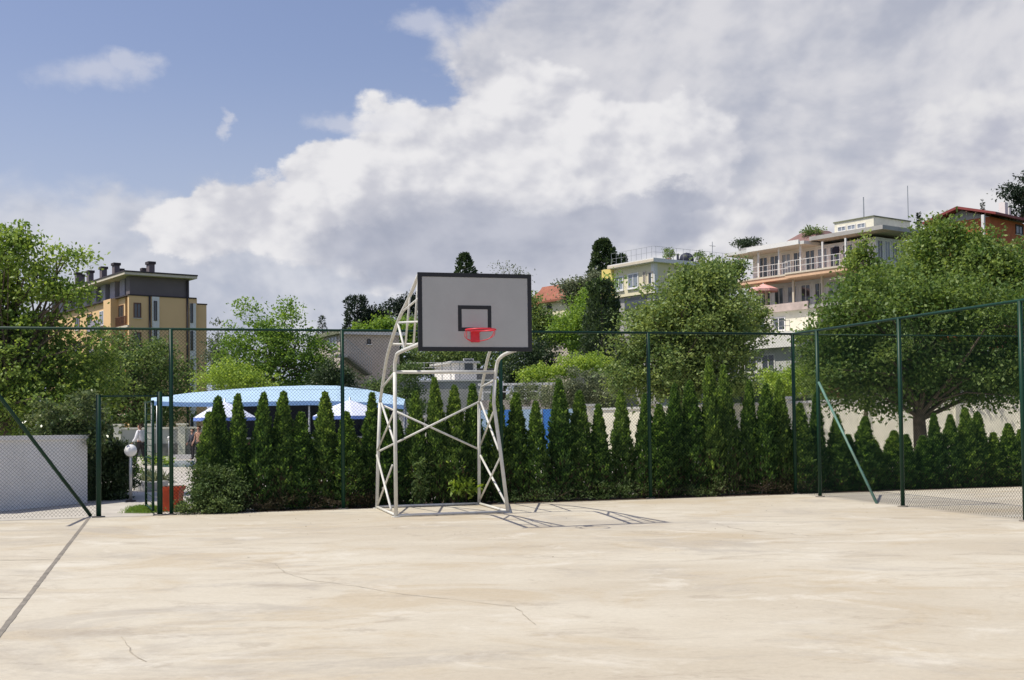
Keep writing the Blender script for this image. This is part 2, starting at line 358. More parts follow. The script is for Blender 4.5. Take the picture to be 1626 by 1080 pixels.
def leaves(pts, L, Wd, up=0.0, bias=None, flat=.0):
    """a folded rhombus leaf at each point"""
    n = len(pts); t = RNG.normal(size=(n, 3)); t[:, 2] += up
    if bias is not None: t += bias
    t = unit(t); nn = RNG.normal(size=(n, 3)); nn[:, 2] += flat; w = unit(np.cross(nn, t)); q = np.cross(t, w)
    s = RNG.uniform(.65, 1.3, size=(n, 1)); l = L*s; wd = Wd*s
    V = np.empty((n, 4, 3)); V[:, 0] = pts; V[:, 1] = pts + t*l*.5 + w*wd*.5 + q*wd*.15; V[:, 2] = pts + t*l; V[:, 3] = pts + t*l*.5 - w*wd*.5 + q*wd*.15
    return V.reshape(-1, 3)

# ------------------------------------------------------------------ ground
TH = .2711; U2 = Vector((math.cos(TH), math.sin(TH), 0)); V2 = Vector((-math.sin(TH), math.cos(TH), 0)); O2 = Vector((0, 23.2602, 0))
def F(u, v=0.0, z=0.0):
    """court frame: u along the far fence, v away beyond it"""
    return O2 + U2*u + V2*v + Vector((0, 0, z))
def grid_ground():
    xs = list(np.linspace(-1500, -140, 10)) + list(np.linspace(-120, 120, 61)) + list(np.linspace(140, 1500, 10))
    ys = list(np.linspace(-300, 20, 9)) + list(np.linspace(26, 260, 60)) + list(np.linspace(300, 2400, 14))
    mb = MB(); nx = len(xs)
    for y in ys:
        for x in xs: mb.v.append((x, y, terrain(x, y)-.02))
    for j in range(len(ys)-1):
        for i in range(nx-1): mb.f.append((j*nx+i, j*nx+i+1, (j+1)*nx+i+1, (j+1)*nx+i))
    return mb
tag(grid_ground().build('ground', 'hill', smooth=True), kind='structure')
def sheet(name, pts, material, z, th=.0):
    mb = MB(); mb.quad(*[(p[0], p[1], z) for p in pts]); return tag(mb.build(name, material), kind='structure')
# the slab: its front part, plus the part beyond the right-hand fence; 6 cm proud of the soil
mb = MB(); q = [F(-7.75, -.02), F(17, -.02), F(17, -34), F(-7.75, -34)]
mb.hexa([(p.x, p.y, -.06) for p in q[::-1]], [(p.x, p.y, 0) for p in q[::-1]])
court = tag(mb.build('court', 'court'), kind='structure')
j0 = G(141, 823); j1 = G(0, 1006)
jd = (j1-j0); jd.z = 0; jl = jd.normalized(); jn = Vector((jl.y, -jl.x, 0))
mb = MB(); q = [F(-7.75, -.02), F(-30, -.02), F(-30, -34), F(-7.75, -34)]
mb.hexa([(p.x, p.y, -.06) for p in q], [(p.x, p.y, 0) for p in q])
tag(mb.build('court_margin', 'court'), kind='structure')
def strip(name, pts, w, material, z, parent=None, jit=0.0):
    mb = MB(); pl = []
    for i in range(len(pts)-1):
        n = max(2, int((pts[i+1]-pts[i]).length/.12)) if jit else 1
        for k in range(n): pl.append(pts[i].lerp(pts[i+1], k/n) + Vector((random.uniform(-jit, jit), random.uniform(-jit, jit), 0)))
    pl.append(pts[-1]); L_ = []; R_ = []
    for i, p in enumerate(pl):
        d = (pl[min(i+1, len(pl)-1)]-pl[max(i-1, 0)]); d.z = 0; d.normalize(); nn = Vector((-d.y, d.x, 0)); ww = w*(random.uniform(.35, 1.3) if jit > .004 else random.uniform(.86, 1.1) if jit else 1)
        L_.append((*(p+nn*ww/2).to_2d(), z)); R_.append((*(p-nn*ww/2).to_2d(), z))
    for i in range(len(pl)-1): mb.quad(R_[i], R_[i+1], L_[i+1], L_[i])
    return tag(mb.build(name, material, parent), kind='structure' if parent is None else None)
strip('expansion_joint', [j0+jl*-.1, j0+jl*4, j0+jl*14], .052, 'joint', .004, jit=.0015)
for a, b in (((0, 889), (86, 889)), ((0, 951), (44, 950))):
    strip('slab_joint', [G(*a)-Vector((3, 0, 0)), G(*b)], .022, 'crack', .004, jit=.006)
strip('crack', [G(*p) for p in ((345, 892), (400, 891), (437, 895), (452, 910), (490, 921), (545, 928), (590, 936), (640, 944), (700, 950), (760, 957), (815, 963), (838, 980), (850, 992))], .008, 'crack', .004, jit=.014)
strip('crack', [G(*p) for p in ((193, 1012), (203, 1024), (212, 1040), (232, 1051))], .010, 'crack', .004, jit=.012)
strip('crack', [G(*p) for p in ((1130, 830), (1180, 842), (1290, 851), (1400, 848))], .014, 'crack', .004, jit=.05)
# ground behind the fence: soil strip under the hedge, paving by the pool, water
mb = MB(); q = [F(-5.0, .0), F(17, .0), F(17, 1.5), F(-5.0, 1.5)]; mb.hexa([(p.x, p.y, -.08) for p in q], [(p.x, p.y, -.005) for p in q]); tag(mb.build('hedge_soil', 'soil'), kind='structure')
sheet('pool_paving', [F(-26, 0), F(-5.02, 0), F(-5.02, 1.52), F(20, 1.52), (34, 58, 0), (-34, 58, 0)], 'paving', -.009)
q = [P(196, 815, 1), ]
g0 = [G(232, 816, -.005), G(205, 815, -.005), G(196, 809, -.005), G(215, 803, -.005), G(262, 802, -.005), G(268, 812, -.005)]
# ------------------------------------------------------------------ chain-link fences
MESH_DX = .066
def chainlink(A, B, z0, z1, r=.0021):
    """both sets of diagonal wires of a chain-link panel from A to B, as thin three-sided prisms"""
    A = Vector(A); B = Vector(B); d = B-A; Ln = d.length; d.normalize(); H = z1-z0; nrm = Vector((d.y, -d.x, 0)); Vs = []
    slope = 1.0
    for sgn in (1, -1):
        off = nrm*(.003*sgn); s0 = -H if sgn > 0 else 0
        t = s0
        while t < (Ln if sgn > 0 else Ln+H):
            # wire t + sgn*(z) 
            za, zb = 0.0, H
            ta, tb = t, t+sgn*H
            if sgn > 0:
                if ta < 0: za = -ta; ta = 0.
                if tb > Ln: zb = H-(tb-Ln); tb = Ln
            else:
                if ta > Ln: za = ta-Ln; ta = Ln
                if tb < 0: zb = H+tb; tb = 0.
            if zb-za > .02:
                n = max(1, int((zb-za)/.45)); prev = None
                for k in range(n):
                    k0, k1 = k/n, (k+1)/n
                    p = A+d*(ta+(tb-ta)*k0)+off+Vector((0, 0, z0+za+(zb-za)*k0)); q = A+d*(ta+(tb-ta)*k1)+off+Vector((0, 0, z0+za+(zb-za)*k1))
                    w = (q-p).normalized(); a = nrm*r; b = w.cross(nrm)*r
                    o3 = (a, -a*.5+b*.87, -a*.5-b*.87)
                    for i in range(3):
                        e, f = o3[i], o3[(i+1) % 3]; Vs += [p+e, q+e, q+f, p+f]
            t += MESH_DX
    return np.array([tuple(v) for v in Vs])
def fence_mesh(A, B, z0, z1, parent, name='wire_mesh'):
    o = soup(name, chainlink(A, B, z0, z1) - np.array(parent.location), 4, 'wire_green', parent)
    return o
def post(p, z1, parent, r=.038, top=None, base=True, z0=-.05):
    mb = MB(); t = Vector(top) if top is not None else Vector((p[0], p[1], z1)); mb.tube([(p[0], p[1], z0), t], r, 10)
    o = mb.build('post', 'fence_green', parent, True)
    if base:
        mb = MB(); mb.lathe([(r*2.6, .001), (r*2.5, .018), (r*1.15, .022)], (p[0], p[1], 0), 12); b = mb.build('footing', 'joint', o, loc=1); b.parent = o
        b.location = (-parent.location.x, -parent.location.y, 0)
    return o
HF = 3.44
far = thing('chain_link_fence', 'long green chain link fence with tall posts in front of the thuja hedge', 'fence', F(-7.4))
us_ = [-16.1, -12.9, -9.73, -6.565, -3.395, -.2316, 2.944]
for i, u in enumerate(us_): post(F(u), HF, far)
UG0, UG1 = [(G(px, 818)-O2).dot(U2) for px in (160, 254)]
g0p = F(UG0); post(g0p, 2.23, far, .045)
mb = MB(); mb.tube([F(-19, 0, HF), F(6.28, 0, HF)], .024, 8); mb.build('top_rail', 'fence_green', far, True)
mb = MB(); mb.tube([F(UG0, 0, 2.2), F(-6.565, 0, 2.2)], .016, 8); mb.build('gate_lintel', 'fence_green', far, True)
for z in (.06, 1.2, 2.3):
    mb = MB(); mb.tube([F(-6.565, .01, z), F(6.28, .01, z)], .0022, 5); mb.build('tension_wire', 'wire_green', far)
fence_mesh(F(-6.565), F(6.2846), .03, HF-.02, far)
fence_mesh(F(-17), F(UG0), .03, HF-.02, far)
fence_mesh(F(UG0), F(-6.565), 2.2, HF-.02, far)
bb = MB(); bb.tube([G(144, 819), P(144-252, 819-330, 18.9)], .034, 8); bb.build('brace', 'fence_green', far, True)
rt = thing('chain_link_fence', 'green chain link side fence coming towards the camera on the right, with slanted brace', 'fence', F(6.2846))
for i, v in enumerate((0, 1.002, 3.884, 7.107, 10.2, 13.3)): post(F(6.2846, -v), HF, rt)
mb = MB(); mb.tube([F(6.2846, 0, HF), F(6.2846, -14, HF)], .026, 8); mb.build('top_rail', 'fence_green', rt, True)
fence_mesh(F(6.2846), F(6.2846, -14), .03, HF-.02, rt)
pl_n = U2; a_ = hit(1300, 607, F(6.2846), pl_n); b_ = hit(1392.5, 800, F(6.2846), pl_n); b_.z = max(b_.z, 0)
mb = MB(); mb.tube([a_, b_], .026, 8); mb.build('brace', 'brace_green_sunlit', rt, True)
ext = thing('chain_link_fence', 'continuation of the far fence beyond the side fence, behind the neighbouring court', 'fence', F(6.32))
mb = MB(); mb.tube([F(6.32, 0, HF-.01), F(16.5, 0, HF-.01)], .014, 8); mb.build('top_rail', 'fence_green', ext, True)
post(F(16.4), HF-.02, ext, .03)
fence_mesh(F(6.33), F(16.5), .03, HF-.03, ext)
# open gate leaf swung away from the court, and its hinge post
gate = thing('gate', 'narrow green metal gate standing open beside the fence gap', 'gate', F(UG1))
post(F(UG1), 2.28, gate, .05)
h0 = F(UG1-.12, .0); d1 = P(232, 800, 22.75); d1.z = 0; gd = (d1-h0); gd.z = 0
def gp(t, z): return h0+gd*t+Vector((0, 0, z))
for nm, t in (('hinge_stile', .0), ('latch_stile', 1.0)):
    mb = MB(); mb.tube([gp(t, .08), gp(t, 2.12)], .026, 8); mb.build(nm, 'fence_green', gate, True)
mb = MB()
for k in range(18): mb.tube([gp(0, .1+k*2.0/17), gp(1, .1+k*2.0/17)], .007 if k not in (0, 17, 8) else .018, 6)
mb.build('rails', 'fence_green', gate, True)

# ------------------------------------------------------------------ basketball stand, in the court frame
LU, LV, LW, LD = -1.7438, -2.2405, 2.0319, 2.1659; BU, BV = -1.9651, -5.0176
bs_ = thing('basketball_stand', 'white tubular steel basketball stand with grey backboard and red rim', 'basketball hoop', F(LU, LV))
def onv(px, py, v): return hit(px, py, F(0, v), V2)
def pipe(name, pts, r=.03, k=10, m='white_paint'):
    mb = MB(); mb.tube(pts, r, k); return mb.build(name, m, bs_, True)
VF, VR = LV, LV+LD
FL0, FR0, RL0, RR0 = F(LU-LW/2, VF), F(LU+LW/2, VF), F(LU-LW/2, VR), F(LU+LW/2, VR)
def smooth_path(pts, n=4):
    pts = [Vector(p) for p in pts]; out = []
    for i in range(len(pts)-1):
        p0, p1, p2, p3 = pts[max(i-1, 0)], pts[i], pts[i+1], pts[min(i+2, len(pts)-1)]
        for k in range(n):
            t = k/n; out.append(.5*((2*p1)+(p2-p0)*t+(2*p0-5*p1+4*p2-p3)*t*t+(3*p1-p0-3*p2+p3)*t**3))
    return out+[pts[-1]]
BL, BR = BU-.9, BU+.9
VB = BV+.07
fl_top = onv(627, 591, VF); fr_top = onv(786, 603, VF); fr_mid = onv(784, 640, VF)
uL = (fl_top-O2).dot(U2); uR = (fr_top-O2).dot(U2)
armzL = 2.86; armL_end = F(BL+.03, VB, armzL); armR_end = F(BR-.03, VB, 2.84)
AL = [FL0, onv(627.5, 690, VF), fl_top, F(uL+.00, VF-.03, 2.70), F(uL+.005, VF-.14, 2.80), F(uL+.0, VF-.45, 2.86), armL_end]
ARp = [FR0, onv(795, 720, VF), fr_mid, fr_top, F(uR+.03, VF-.04, 2.68), F(uR+.06, VF-.17, 2.79), F(uR+.10, VF-.5, 2.85), armR_end]
pipe('leg', AL[:3], .034); pipe('leg', ARp[:4], .034)
pipe('arm', smooth_path(AL[2:], 5), .032); pipe('arm', smooth_path(ARp[3:], 5), .032)
# rear legs rise, bend and run forward to the top of the board
PROF = []
for px, py, uu_ in ((609, 587, -2.73), (615, 556, -2.75), (630, 509, -2.79), (645, 478, -2.82)):
    h_ = hit(px, py, F(uu_), U2); PROF.append(((h_-O2).dot(V2), h_.z))
PTH = [(VR, 2.05)]+PROF+[(VB, 3.93)]
def path_z(v):
    for (va, za), (vb, zb) in zip(PTH[:-1], PTH[1:]):
        if vb <= v <= va: return za+(zb-za)*(v-va)/(vb-va)
    return 3.93
def on_path(uu, end, v): return F(uu+(end-uu)*(v-VR)/(VB-VR), v, path_z(v))
def rear(u0, uu, end):
    out = [F(u0, VR), F(u0+(uu-u0)*.5, VR, 1.2), F(uu, VR, 2.05)]
    for v, z in PROF: out.append(F(uu+(end-uu)*(v-VR)/(VB-VR), v, z))
    return out+[F(end, VB, 3.93)]
uRL = (onv(603.5, 640, VR)-O2).dot(U2); uRR = (onv(761, 638, VR)-O2).dot(U2)
RLp = rear(LU-LW/2, uRL, BL+.03); RRp = rear(LU+LW/2, uRR, BR-.03)
for p in (RLp, RRp):
    pipe('leg', p[:3], .034); pipe('upper_arm', smooth_path(p[2:], 4), .03)
# X bracing of the rear frame, the two sides
def rl(py): return onv(603 if py < 680 else 600, py, VR)
pipe('cross_brace', [onv(608, 644, VR), onv(759.5, 713, VR)], .021); pipe('cross_brace', [onv(603, 716, VR-.04), onv(761, 638, VR-.04)], .021)
for rear_x, front_x in (((605, 598.5, 638, 723, 715, 805), (628, 622, 626, 623, 708, 809, 653, 739)), ((762.5, 761.5, 636, 721, 708, 795), (792, 806, 784, 794, 715, 803, 653, 727))):
    xr0, xr1, ya, yb, yc, yd = rear_x; xa, xb, xc, xd, fa, fb, fc, fd = front_x
    pipe('side_brace', [onv(xr0, ya, VR), onv(xa, fa, VF)], .021); pipe('side_brace', [onv(xr1, yb, VR), onv(xb-1, fb, VF)], .021)
    pipe('side_brace', [onv(xc, fc, VF), onv(xr1+1, yc, VR)], .017); pipe('side_brace', [onv(xd, fd, VF), onv(xr1, yd, VR)], .017)
pipe('cross_bar', [fl_top, onv(786, 591, VF)], .031)
pipe('cross_bar', [on_path(uRL, BL+.03, VR-1.6), on_path(uRR, BR-.03, VR-1.6)], .022)
# truss between the upper tubes and the arms
for uu, end, arm, e2 in ((uRL, BL+.03, uL, BL+.03), (uRR, BR-.03, uR+.1, BR-.03)):
    up = lambda t: on_path(uu, end, VF-.35+(VB-VF+.35)*t)
    lo = lambda t: F(arm+(e2-arm)*t, VF-.45+(VB-VF+.45)*t, 2.86)
    pipe('strut', [on_path(uu, end, VR-.35), fl_top if uu < -2 else fr_top], .02)
    pipe('strut', [up(.0), lo(.30)], .02); pipe('strut', [lo(.30), up(.62)], .018)
    pipe('rail', [up(.25), F(end, VB, path_z(VF-.35+(VB-VF+.35)*.25)+.05)], .018)
    pipe('rail', [up(.0), F(end, VB, 3.2)], .018); pipe('strut', [lo(.72), F(e2, VB+.04, 3.88)], .018)
    pipe('rail', [F(e2, VB, 2.80), F(e2, VB, 3.93)], .022)
for nm, a, b in (('base_rail', FL0+U2*-.03, FR0+U2*.06), ('base_rail', FL0, RL0), ('base_rail', FR0, RR0), ('base_rail', RL0, RR0)):
    pipe(nm, [a+Vector((0, 0, .03)), b+Vector((0, 0, .03))], .024)
for p in (FL0, FR0, RL0, RR0):
    mb = MB(); mb.lathe([(.08, .002), (.08, .014), (.04, .016)], (p.x, p.y, 0), 10); mb.build('foot_plate', 'white_paint', bs_)
pipe('spreader', [F(BL, VB, 3.35), F(BR, VB, 3.35)], .022)
def bbox(u0, u1, v0, v1, z0, z1, mb):
    return mb.hexa([F(u0, v0, z0), F(u1, v0, z0), F(u1, v1, z0), F(u0, v1, z0)], [F(u0, v0, z1), F(u1, v0, z1), F(u1, v1, z1), F(u0, v1, z1)])
brd = bbox(BL+.0, BR-.0, BV, BV+.03, 2.75, 3.95, MB()).build('backboard', 'board_face', bs_)
mb = MB(); e = .06
for u0, u1, z0, z1 in ((BL-.004, BR+.004, 3.95-e, 3.954), (BL-.004, BR+.004, 2.746, 2.75+e), (BL-.004, BL+e, 2.75+e, 3.95-e), (BR-e, BR+.004, 2.75+e, 3.95-e)): bbox(u0, u1, BV-.006, BV+.036, z0, z1, mb)
o = mb.build('border', 'board_black', bs_); 
mb = MB(); z0, z1, e, hu = 3.055, 3.455, .058, .265
um = BU-.015
for u0, u1, a, b in ((um-hu, um+hu, z1-e, z1), (um-hu, um+hu, z0, z0+e), (um-hu, um-hu+e, z0+e, z1-e), (um+hu-e, um+hu, z0+e, z1-e)): bbox(u0, u1, BV-.003, BV+.001, a, b, mb)
mb.build('shooting_square', 'board_black', bs_)
RZ = 3.05; rc = F(um, BV-.15-.228, RZ)
mb = MB(); ring = [rc+Vector((math.cos(a)*.228, math.sin(a)*.228, 0)) for a in [2*math.pi*k/36 for k in range(37)]]; mb.tube(ring, .012, 8, cap=False); rimo = mb.build('rim', 'rim_red', bs_, True)
mb = MB(); bbox(um-.07, um+.07, BV-.02, BV-.004, RZ-.165, RZ+.015, mb); bbox(um-.07, um+.07, BV-.15, BV-.02, RZ-.012, RZ+.008, mb)
br_ = mb.build('bracket', 'rim_red', bs_)
mb = MB()
for sg in (-1, 1):
    mb.tube(smooth_path([F(um+sg*.06, BV-.02, RZ-.15), F(um+sg*.16, BV-.16, RZ-.13), F(um+sg*.20, BV-.30, RZ-.08), F(um+sg*.215, BV-.36, RZ-.01)]), .006, 6)
mb.tube(smooth_path([F(um-.228, BV-.33, RZ-.02), F(um-.21, BV-.27, RZ-.12), F(um, BV-.2, RZ-.16), F(um+.21, BV-.27, RZ-.10), F(um+.228, BV-.36, RZ-.02)]), .005, 6)
mb.build('support_wire', 'rim_red', bs_, True)
# ------------------------------------------------------------------ vegetation builders
def lobes_px(Y, items):
    """(px, py, rx, ry[, dY]) in photo pixels at depth Y -> centres and radii in metres"""
    out = []
    for it in items:
        px, py, rx, ry = it[:4]; y = Y+(it[4] if len(it) > 4 else 0); k = y/FPX
        out.append((np.array(P(px, py, y)), np.array([rx*k, (rx+ry)*.5*k, ry*k])))
    return out
def tree(name, label, cat, base, lobes, material, nleaf, lsize=(.085, .05), ncl=None, spread=.30, trunk_r=.14, limbs=22, shell=.5, bias=None, group=None, trunk_top=None, up=.0, bark='bark', flat=1.3):
    root = thing(name, label, cat, base, group); b = np.array(base, float)
    vol = np.array([np.prod(r)**(2/3) for c, r in lobes]); pr = vol/vol.sum()
    ncl = ncl or max(30, nleaf//110); w = RNG.choice(len(lobes), ncl, p=pr)
    cs = np.array([l[0] for l in lobes])[w]; rs = np.array([l[1] for l in lobes])[w]
    d = unit(RNG.normal(size=(ncl, 3))); rr = shell+(1-shell)*RNG.random((ncl, 1))**.7
    cc = cs+d*rr*rs
    stray = RNG.random(ncl) < .13; cc[stray] = cs[stray]+d[stray]*rs[stray]*RNG.uniform(1.05, 1.25, size=(stray.sum(), 1))
    szs = RNG.uniform(.55, 1.45, size=ncl)*np.where(stray, .62, 1); per = RNG.multinomial(nleaf, (szs**2)/(szs**2).sum())
    idx = np.repeat(np.arange(ncl), per); pts = cc[idx]+RNG.normal(size=(len(idx), 3))*(spread*szs[idx])[:, None]*np.array([1, 1, .55])
    out_dir = unit(pts-cs[idx]); ground = b[2]+.05; pts[:, 2] = np.maximum(pts[:, 2], ground)
    bs = out_dir*.5
    if bias is not None: bs = bs+np.array(bias)
    cr_ = soup('crown', leaves(pts, lsize[0], lsize[1], up, bs, flat)-b, 4, material, root)
    mb = MB(); ctr = np.average(np.array([l[0] for l in lobes]), axis=0, weights=vol)
    top = np.array(trunk_top) if trunk_top is not None else ctr
    mid = b+(top-b)*.45+np.array([random.uniform(-.1, .1), 0, 0])*np.linalg.norm(top-b)*.25
    tp = [tuple(b-np.array([0, 0, .1])), tuple(b+(mid-b)*.5), tuple(mid), tuple(mid+(top-mid)*.5), tuple(top)]
    mb.tube(tp, [trunk_r*1.25, trunk_r, trunk_r*.85, trunk_r*.6, trunk_r*.3], 9)
    order = RNG.permutation(ncl)[:limbs]
    for i in order:
        t = RNG.uniform(.35, 1.0); st = mid+(top-mid)*max(0, (t-.4)/.6) if t > .4 else b+(mid-b)*(.7+.3*t/.4)
        e = cc[i]; k = (st+e)/2+RNG.normal(size=3)*.08*np.linalg.norm(e-st)+np.array([0, 0, .06*np.linalg.norm(e-st)])
        r0 = trunk_r*RNG.uniform(.25, .45); mb.tube([tuple(st), tuple(k), tuple(e)], [r0, r0*.55, r0*.18], 5, cap=False)
    tr = mb.build('trunk', bark, root, True)
    return root
def conifer(name, label, cat, base, top_z, rad, material, n, shape='cone', lsize=(.16, .05), group=None, parent_trunk=.12):
    """upright columns and cones: poplars, cypresses, pines"""
    root = thing(name, label, cat, base, group); b = np.array(base, float); H = top_z-b[2]
    t = RNG.random(n)**(1.25 if shape == 'cone' else .95); a = RNG.random(n)*2*np.pi
    if shape == 'cone': rad_t = rad*(1-t)**.8*(.35+.65*np.minimum(1, t*6))
    elif shape == 'column': rad_t = rad*np.minimum(1, (1-t)*5)**.5*np.minimum(1, .45+t*3)
    else: rad_t = rad*np.sqrt(np.maximum(0, 1-((t-.55)/.5)**2))
    lump = 1+.22*np.sin(a*3+t*17)+.16*np.sin(a*5-t*31+1)+.12*np.sin(t*53+a*2)
    rr = rad_t*lump*(.55+.45*RNG.random(n)**.5)
    pts = b+np.stack([np.cos(a)*rr, np.sin(a)*rr, .06*H+t*H*.94], 1)
    od = np.stack([np.cos(a), np.sin(a), np.full(n, .9 if shape != 'cone' else .1)], 1)
    soup('crown', leaves(pts, lsize[0], lsize[1], .2, od*.9)-b, 4, material, root)
    mb = MB(); mb.tube([tuple(b-np.array([0, 0, .2])), tuple(b+np.array([0, 0, H*.95]))], [parent_trunk, parent_trunk*.25], 7); mb.build('trunk', 'bark', root, True)
    return root
def bush(name, label, base_px, Y, items, material, n, lsize=(.07, .04), spread=.16, cat='bush', group=None, zb=None, **kw):
    p = P(base_px, 700, Y); z = terrain(p.x, Y) if zb is None else zb
    return tree(name, label, cat, (p.x, Y, z), lobes_px(Y, items), material, n, lsize, spread=spread, trunk_r=kw.pop('trunk_r', .03), limbs=kw.pop('limbs', 12), shell=kw.pop('shell', .35), group=group, bark='twig', **kw)

# ------------------------------------------------------------------ thuja hedge: five grown shapes, then a copy for every plant
def thuja_mesh(seed, H=2.3, rad=.245, n=7600):
    rg = np.random.default_rng(seed); t = rg.random(n)**.92
    prof = np.where(t < .12, .78+t*1.9, np.where(t < .30, 1.0, np.maximum(0, (1-t)/.70)**.74))
    a = rg.random(n)*2*np.pi
    ph = rg.random(6)*6.28
    lump = 1+.15*np.sin(a*3+t*19+ph[0])+.13*np.sin(a*4-t*37+ph[1])+.10*np.sin(t*71+a*2+ph[2])
    rr = rad*prof*lump*(.62+.42*rg.random(n)**.6); z = t*H
    lean = .03*np.sin(t*2+ph[3])
    pts = np.stack([np.cos(a)*rr+lean, np.sin(a)*rr+lean*.5, z], 1)
    tv = np.stack([np.cos(a)*.42, np.sin(a)*.42, np.full(n, 1.0)], 1)+rg.normal(size=(n, 3))*.33; tv = unit(tv)
    rad_v = np.stack([np.cos(a), np.sin(a), np.zeros(n)], 1)+rg.normal(size=(n, 3))*.5
    w = unit(np.cross(rad_v, tv)); q = np.cross(tv, w); s = rg.uniform(.6, 1.35, size=(n, 1)); l = .105*s*(1-.35*t[:, None]); wd = .036*s
    V = np.empty((n, 4, 3)); V[:, 0] = pts; V[:, 1] = pts+tv*l*.55+w*wd*.5+q*.004; V[:, 2] = pts+tv*l; V[:, 3] = pts+tv*l*.55-w*wd*.5+q*.004
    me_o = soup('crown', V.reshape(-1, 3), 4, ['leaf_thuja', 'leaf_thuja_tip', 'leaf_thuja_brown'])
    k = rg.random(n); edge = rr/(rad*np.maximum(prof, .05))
    mi = np.where((k < np.clip(.02+.85*np.maximum(0, t-.42)+.16*(edge > .98), 0, .8)), 1, 0); mi = np.where((t < .34) & (rg.random(n) < .36-.9*t), 2, mi)  # more tip leaves higher up: yellow-green growth, plus sunlit tops put into colour
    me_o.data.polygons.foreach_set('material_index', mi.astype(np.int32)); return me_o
THB = []
for sd in range(6):
    root = thing('thuja', 'x', 'thuja'); cr_ = thuja_mesh(100+sd, rad=(.235, .26, .205, .25, .22, .265)[sd]); cr_.parent = root
    mb = MB(); 
    for k in range(random.choice((1, 2, 2))): mb.tube([(random.uniform(-.05, .05), random.uniform(-.05, .05), -.05), (random.uniform(-.05, .05), random.uniform(-.05, .05), .6), (random.uniform(-.02, .02), 0, 1.95)], [.028, .02, .005], 6)
    mb.build('trunk', 'twig', root, True); THB.append(root)
TIPS = [(327, 655), (341, 631), (379, 627), (415, 625), (449, 623), (478, 655), (513, 624), (553, 655), (582, 625), (614, 650), (634, 668), (659, 622), (693, 601), (725, 613), (755, 611), (790, 606), (819, 625), (852, 638), (886, 604), (920, 622), (954, 643), (983, 622), (1019, 626), (1046, 643), (1070, 611), (1097, 606), (1127, 569), (1153, 581), (1184, 606), (1212, 611), (1240, 604), (1270, 641), (1292, 624), (1325, 659), (1345, 690), (1367, 662), (1394, 698), (1416, 684), (1438, 690), (1462, 692), (1485, 657), (1509, 659), (1535, 648), (1551, 655), (1575, 687), (1598, 673), (1622, 682), (1650, 670)]
used = set(); ORD = 'first second third fourth fifth sixth seventh eighth ninth tenth eleventh twelfth thirteenth fourteenth fifteenth sixteenth seventeenth eighteenth nineteenth twentieth'.split()
def thuja_label(i, px, py):
    L_ = {0: 'short thuja at the gate end of the hedge, in front of the pool terrace', 8: 'thuja close behind the left rear leg of the basketball stand', 9: 'low thuja half hidden by the left legs of the basketball stand', 10: 'stunted short thuja just inside the left legs of the basketball stand', 11: 'tall thuja behind the left half of the stand cross brace', 12: 'tallest thuja seen between the legs of the basketball stand', 13: 'thuja between the stand legs, right of the tallest one there', 14: 'thuja directly behind the right rear leg of the basketball stand', 15: 'thuja directly behind the right front leg of the basketball stand', 26: 'tallest thuja of the whole hedge, with a bright green spire', 27: 'second tallest thuja, right beside the tallest spire of the hedge', 31: 'narrow thuja in front of the corner post of the fences', 34: 'lowest thuja, just right of the slanted brace of the side fence', 47: 'thuja at the far right edge of the hedge'}
    if i in L_: return L_[i]
    if i < 8: return ORD[i]+' thuja from the gate end, in front of the blue awning'
    if i < 20: return ORD[i-16]+' thuja right of the stand, in front of the blue hoarding'
    if i < 26: return ORD[i-20]+' thuja past the blue hoarding, in front of the cream wall'
    if i < 31: return ORD[i-28]+' thuja to the right of the two tallest spires'
    if i < 34: return ORD[i-32]+' thuja right of the fence corner, beside the slanted brace'
    if i < 39: return ORD[i-35]+' shaded thuja left of the big tree trunk on the right'
    if i == 39: return 'thuja standing in front of the big tree trunk on the right'
    return ORD[i-40]+' shaded thuja to the right of the big tree trunk'
for i, (px, py) in enumerate(TIPS):
    src = THB[i % 6]; o = src if i < 6 else copy_tree(src)
    # stand it on the hedge line 0.55 m behind the fence, on the ray of its tip
    h_ = hit(px, py, F(0, .55+random.uniform(-.12, .12)), V2)
    H = h_.z/2.32; wsc = random.uniform(.95, 1.18)*(.85+.15*H)
    o.location = (h_.x, h_.y, -.01); o.scale = (wsc, wsc, H); o.rotation_euler = (random.gauss(0, .022), random.gauss(0, .022), random.uniform(0, 6.28))
    tag(o, thuja_label(i, px, py), 'thuja', 'thujas of the hedge behind the fence')
# undergrowth along the hedge foot
GR = []
def at_fence(px, v=.3):
    h_ = hit(px, 800, F(0, v), V2); return h_.x, h_.y
def lobe_m(x, y, z, rx, ry, rz): return (np.array([x, y, z]), np.array([rx, ry, rz]))
x, y = at_fence(335, .15)
t = tree('leafy_bush', 'sprawling leafy bush with pale leaf tips at the gate end of the hedge', 'bush', (x, y, 0), [lobe_m(x, y, .42, .42, .3, .42), lobe_m(x+.35, y+.05, .35, .3, .25, .3), lobe_m(x-.15, y, .7, .2, .2, .2)], 'leaf_shrub', 5200, (.05, .03), spread=.11, trunk_r=.02, limbs=14, bark='twig')
x, y = at_fence(306, .08)
tree('low_shrub', 'low green shrub spreading at the foot of the gate posts', 'bush', (x, y, 0), [lobe_m(x, y, .16, .32, .18, .18), lobe_m(x+.5, y, .14, .3, .18, .18), lobe_m(x-.25, y+.1, .07, .12, .1, .07)], 'leaf_shrub', 3000, (.05, .025), spread=.07, trunk_r=.012, limbs=10, bark='twig')
x, y = at_fence(741, .12)
tree('broadleaf_plant', 'small plant with pale broad leaves between the legs of the basketball stand', 'plant', (x, y, 0), [lobe_m(x, y, .34, .26, .12, .16)], 'leaf_bright', 240, (.15, .06), ncl=30, spread=.06, trunk_r=.01, limbs=16, bark='twig')
x, y = at_fence(668, .1)
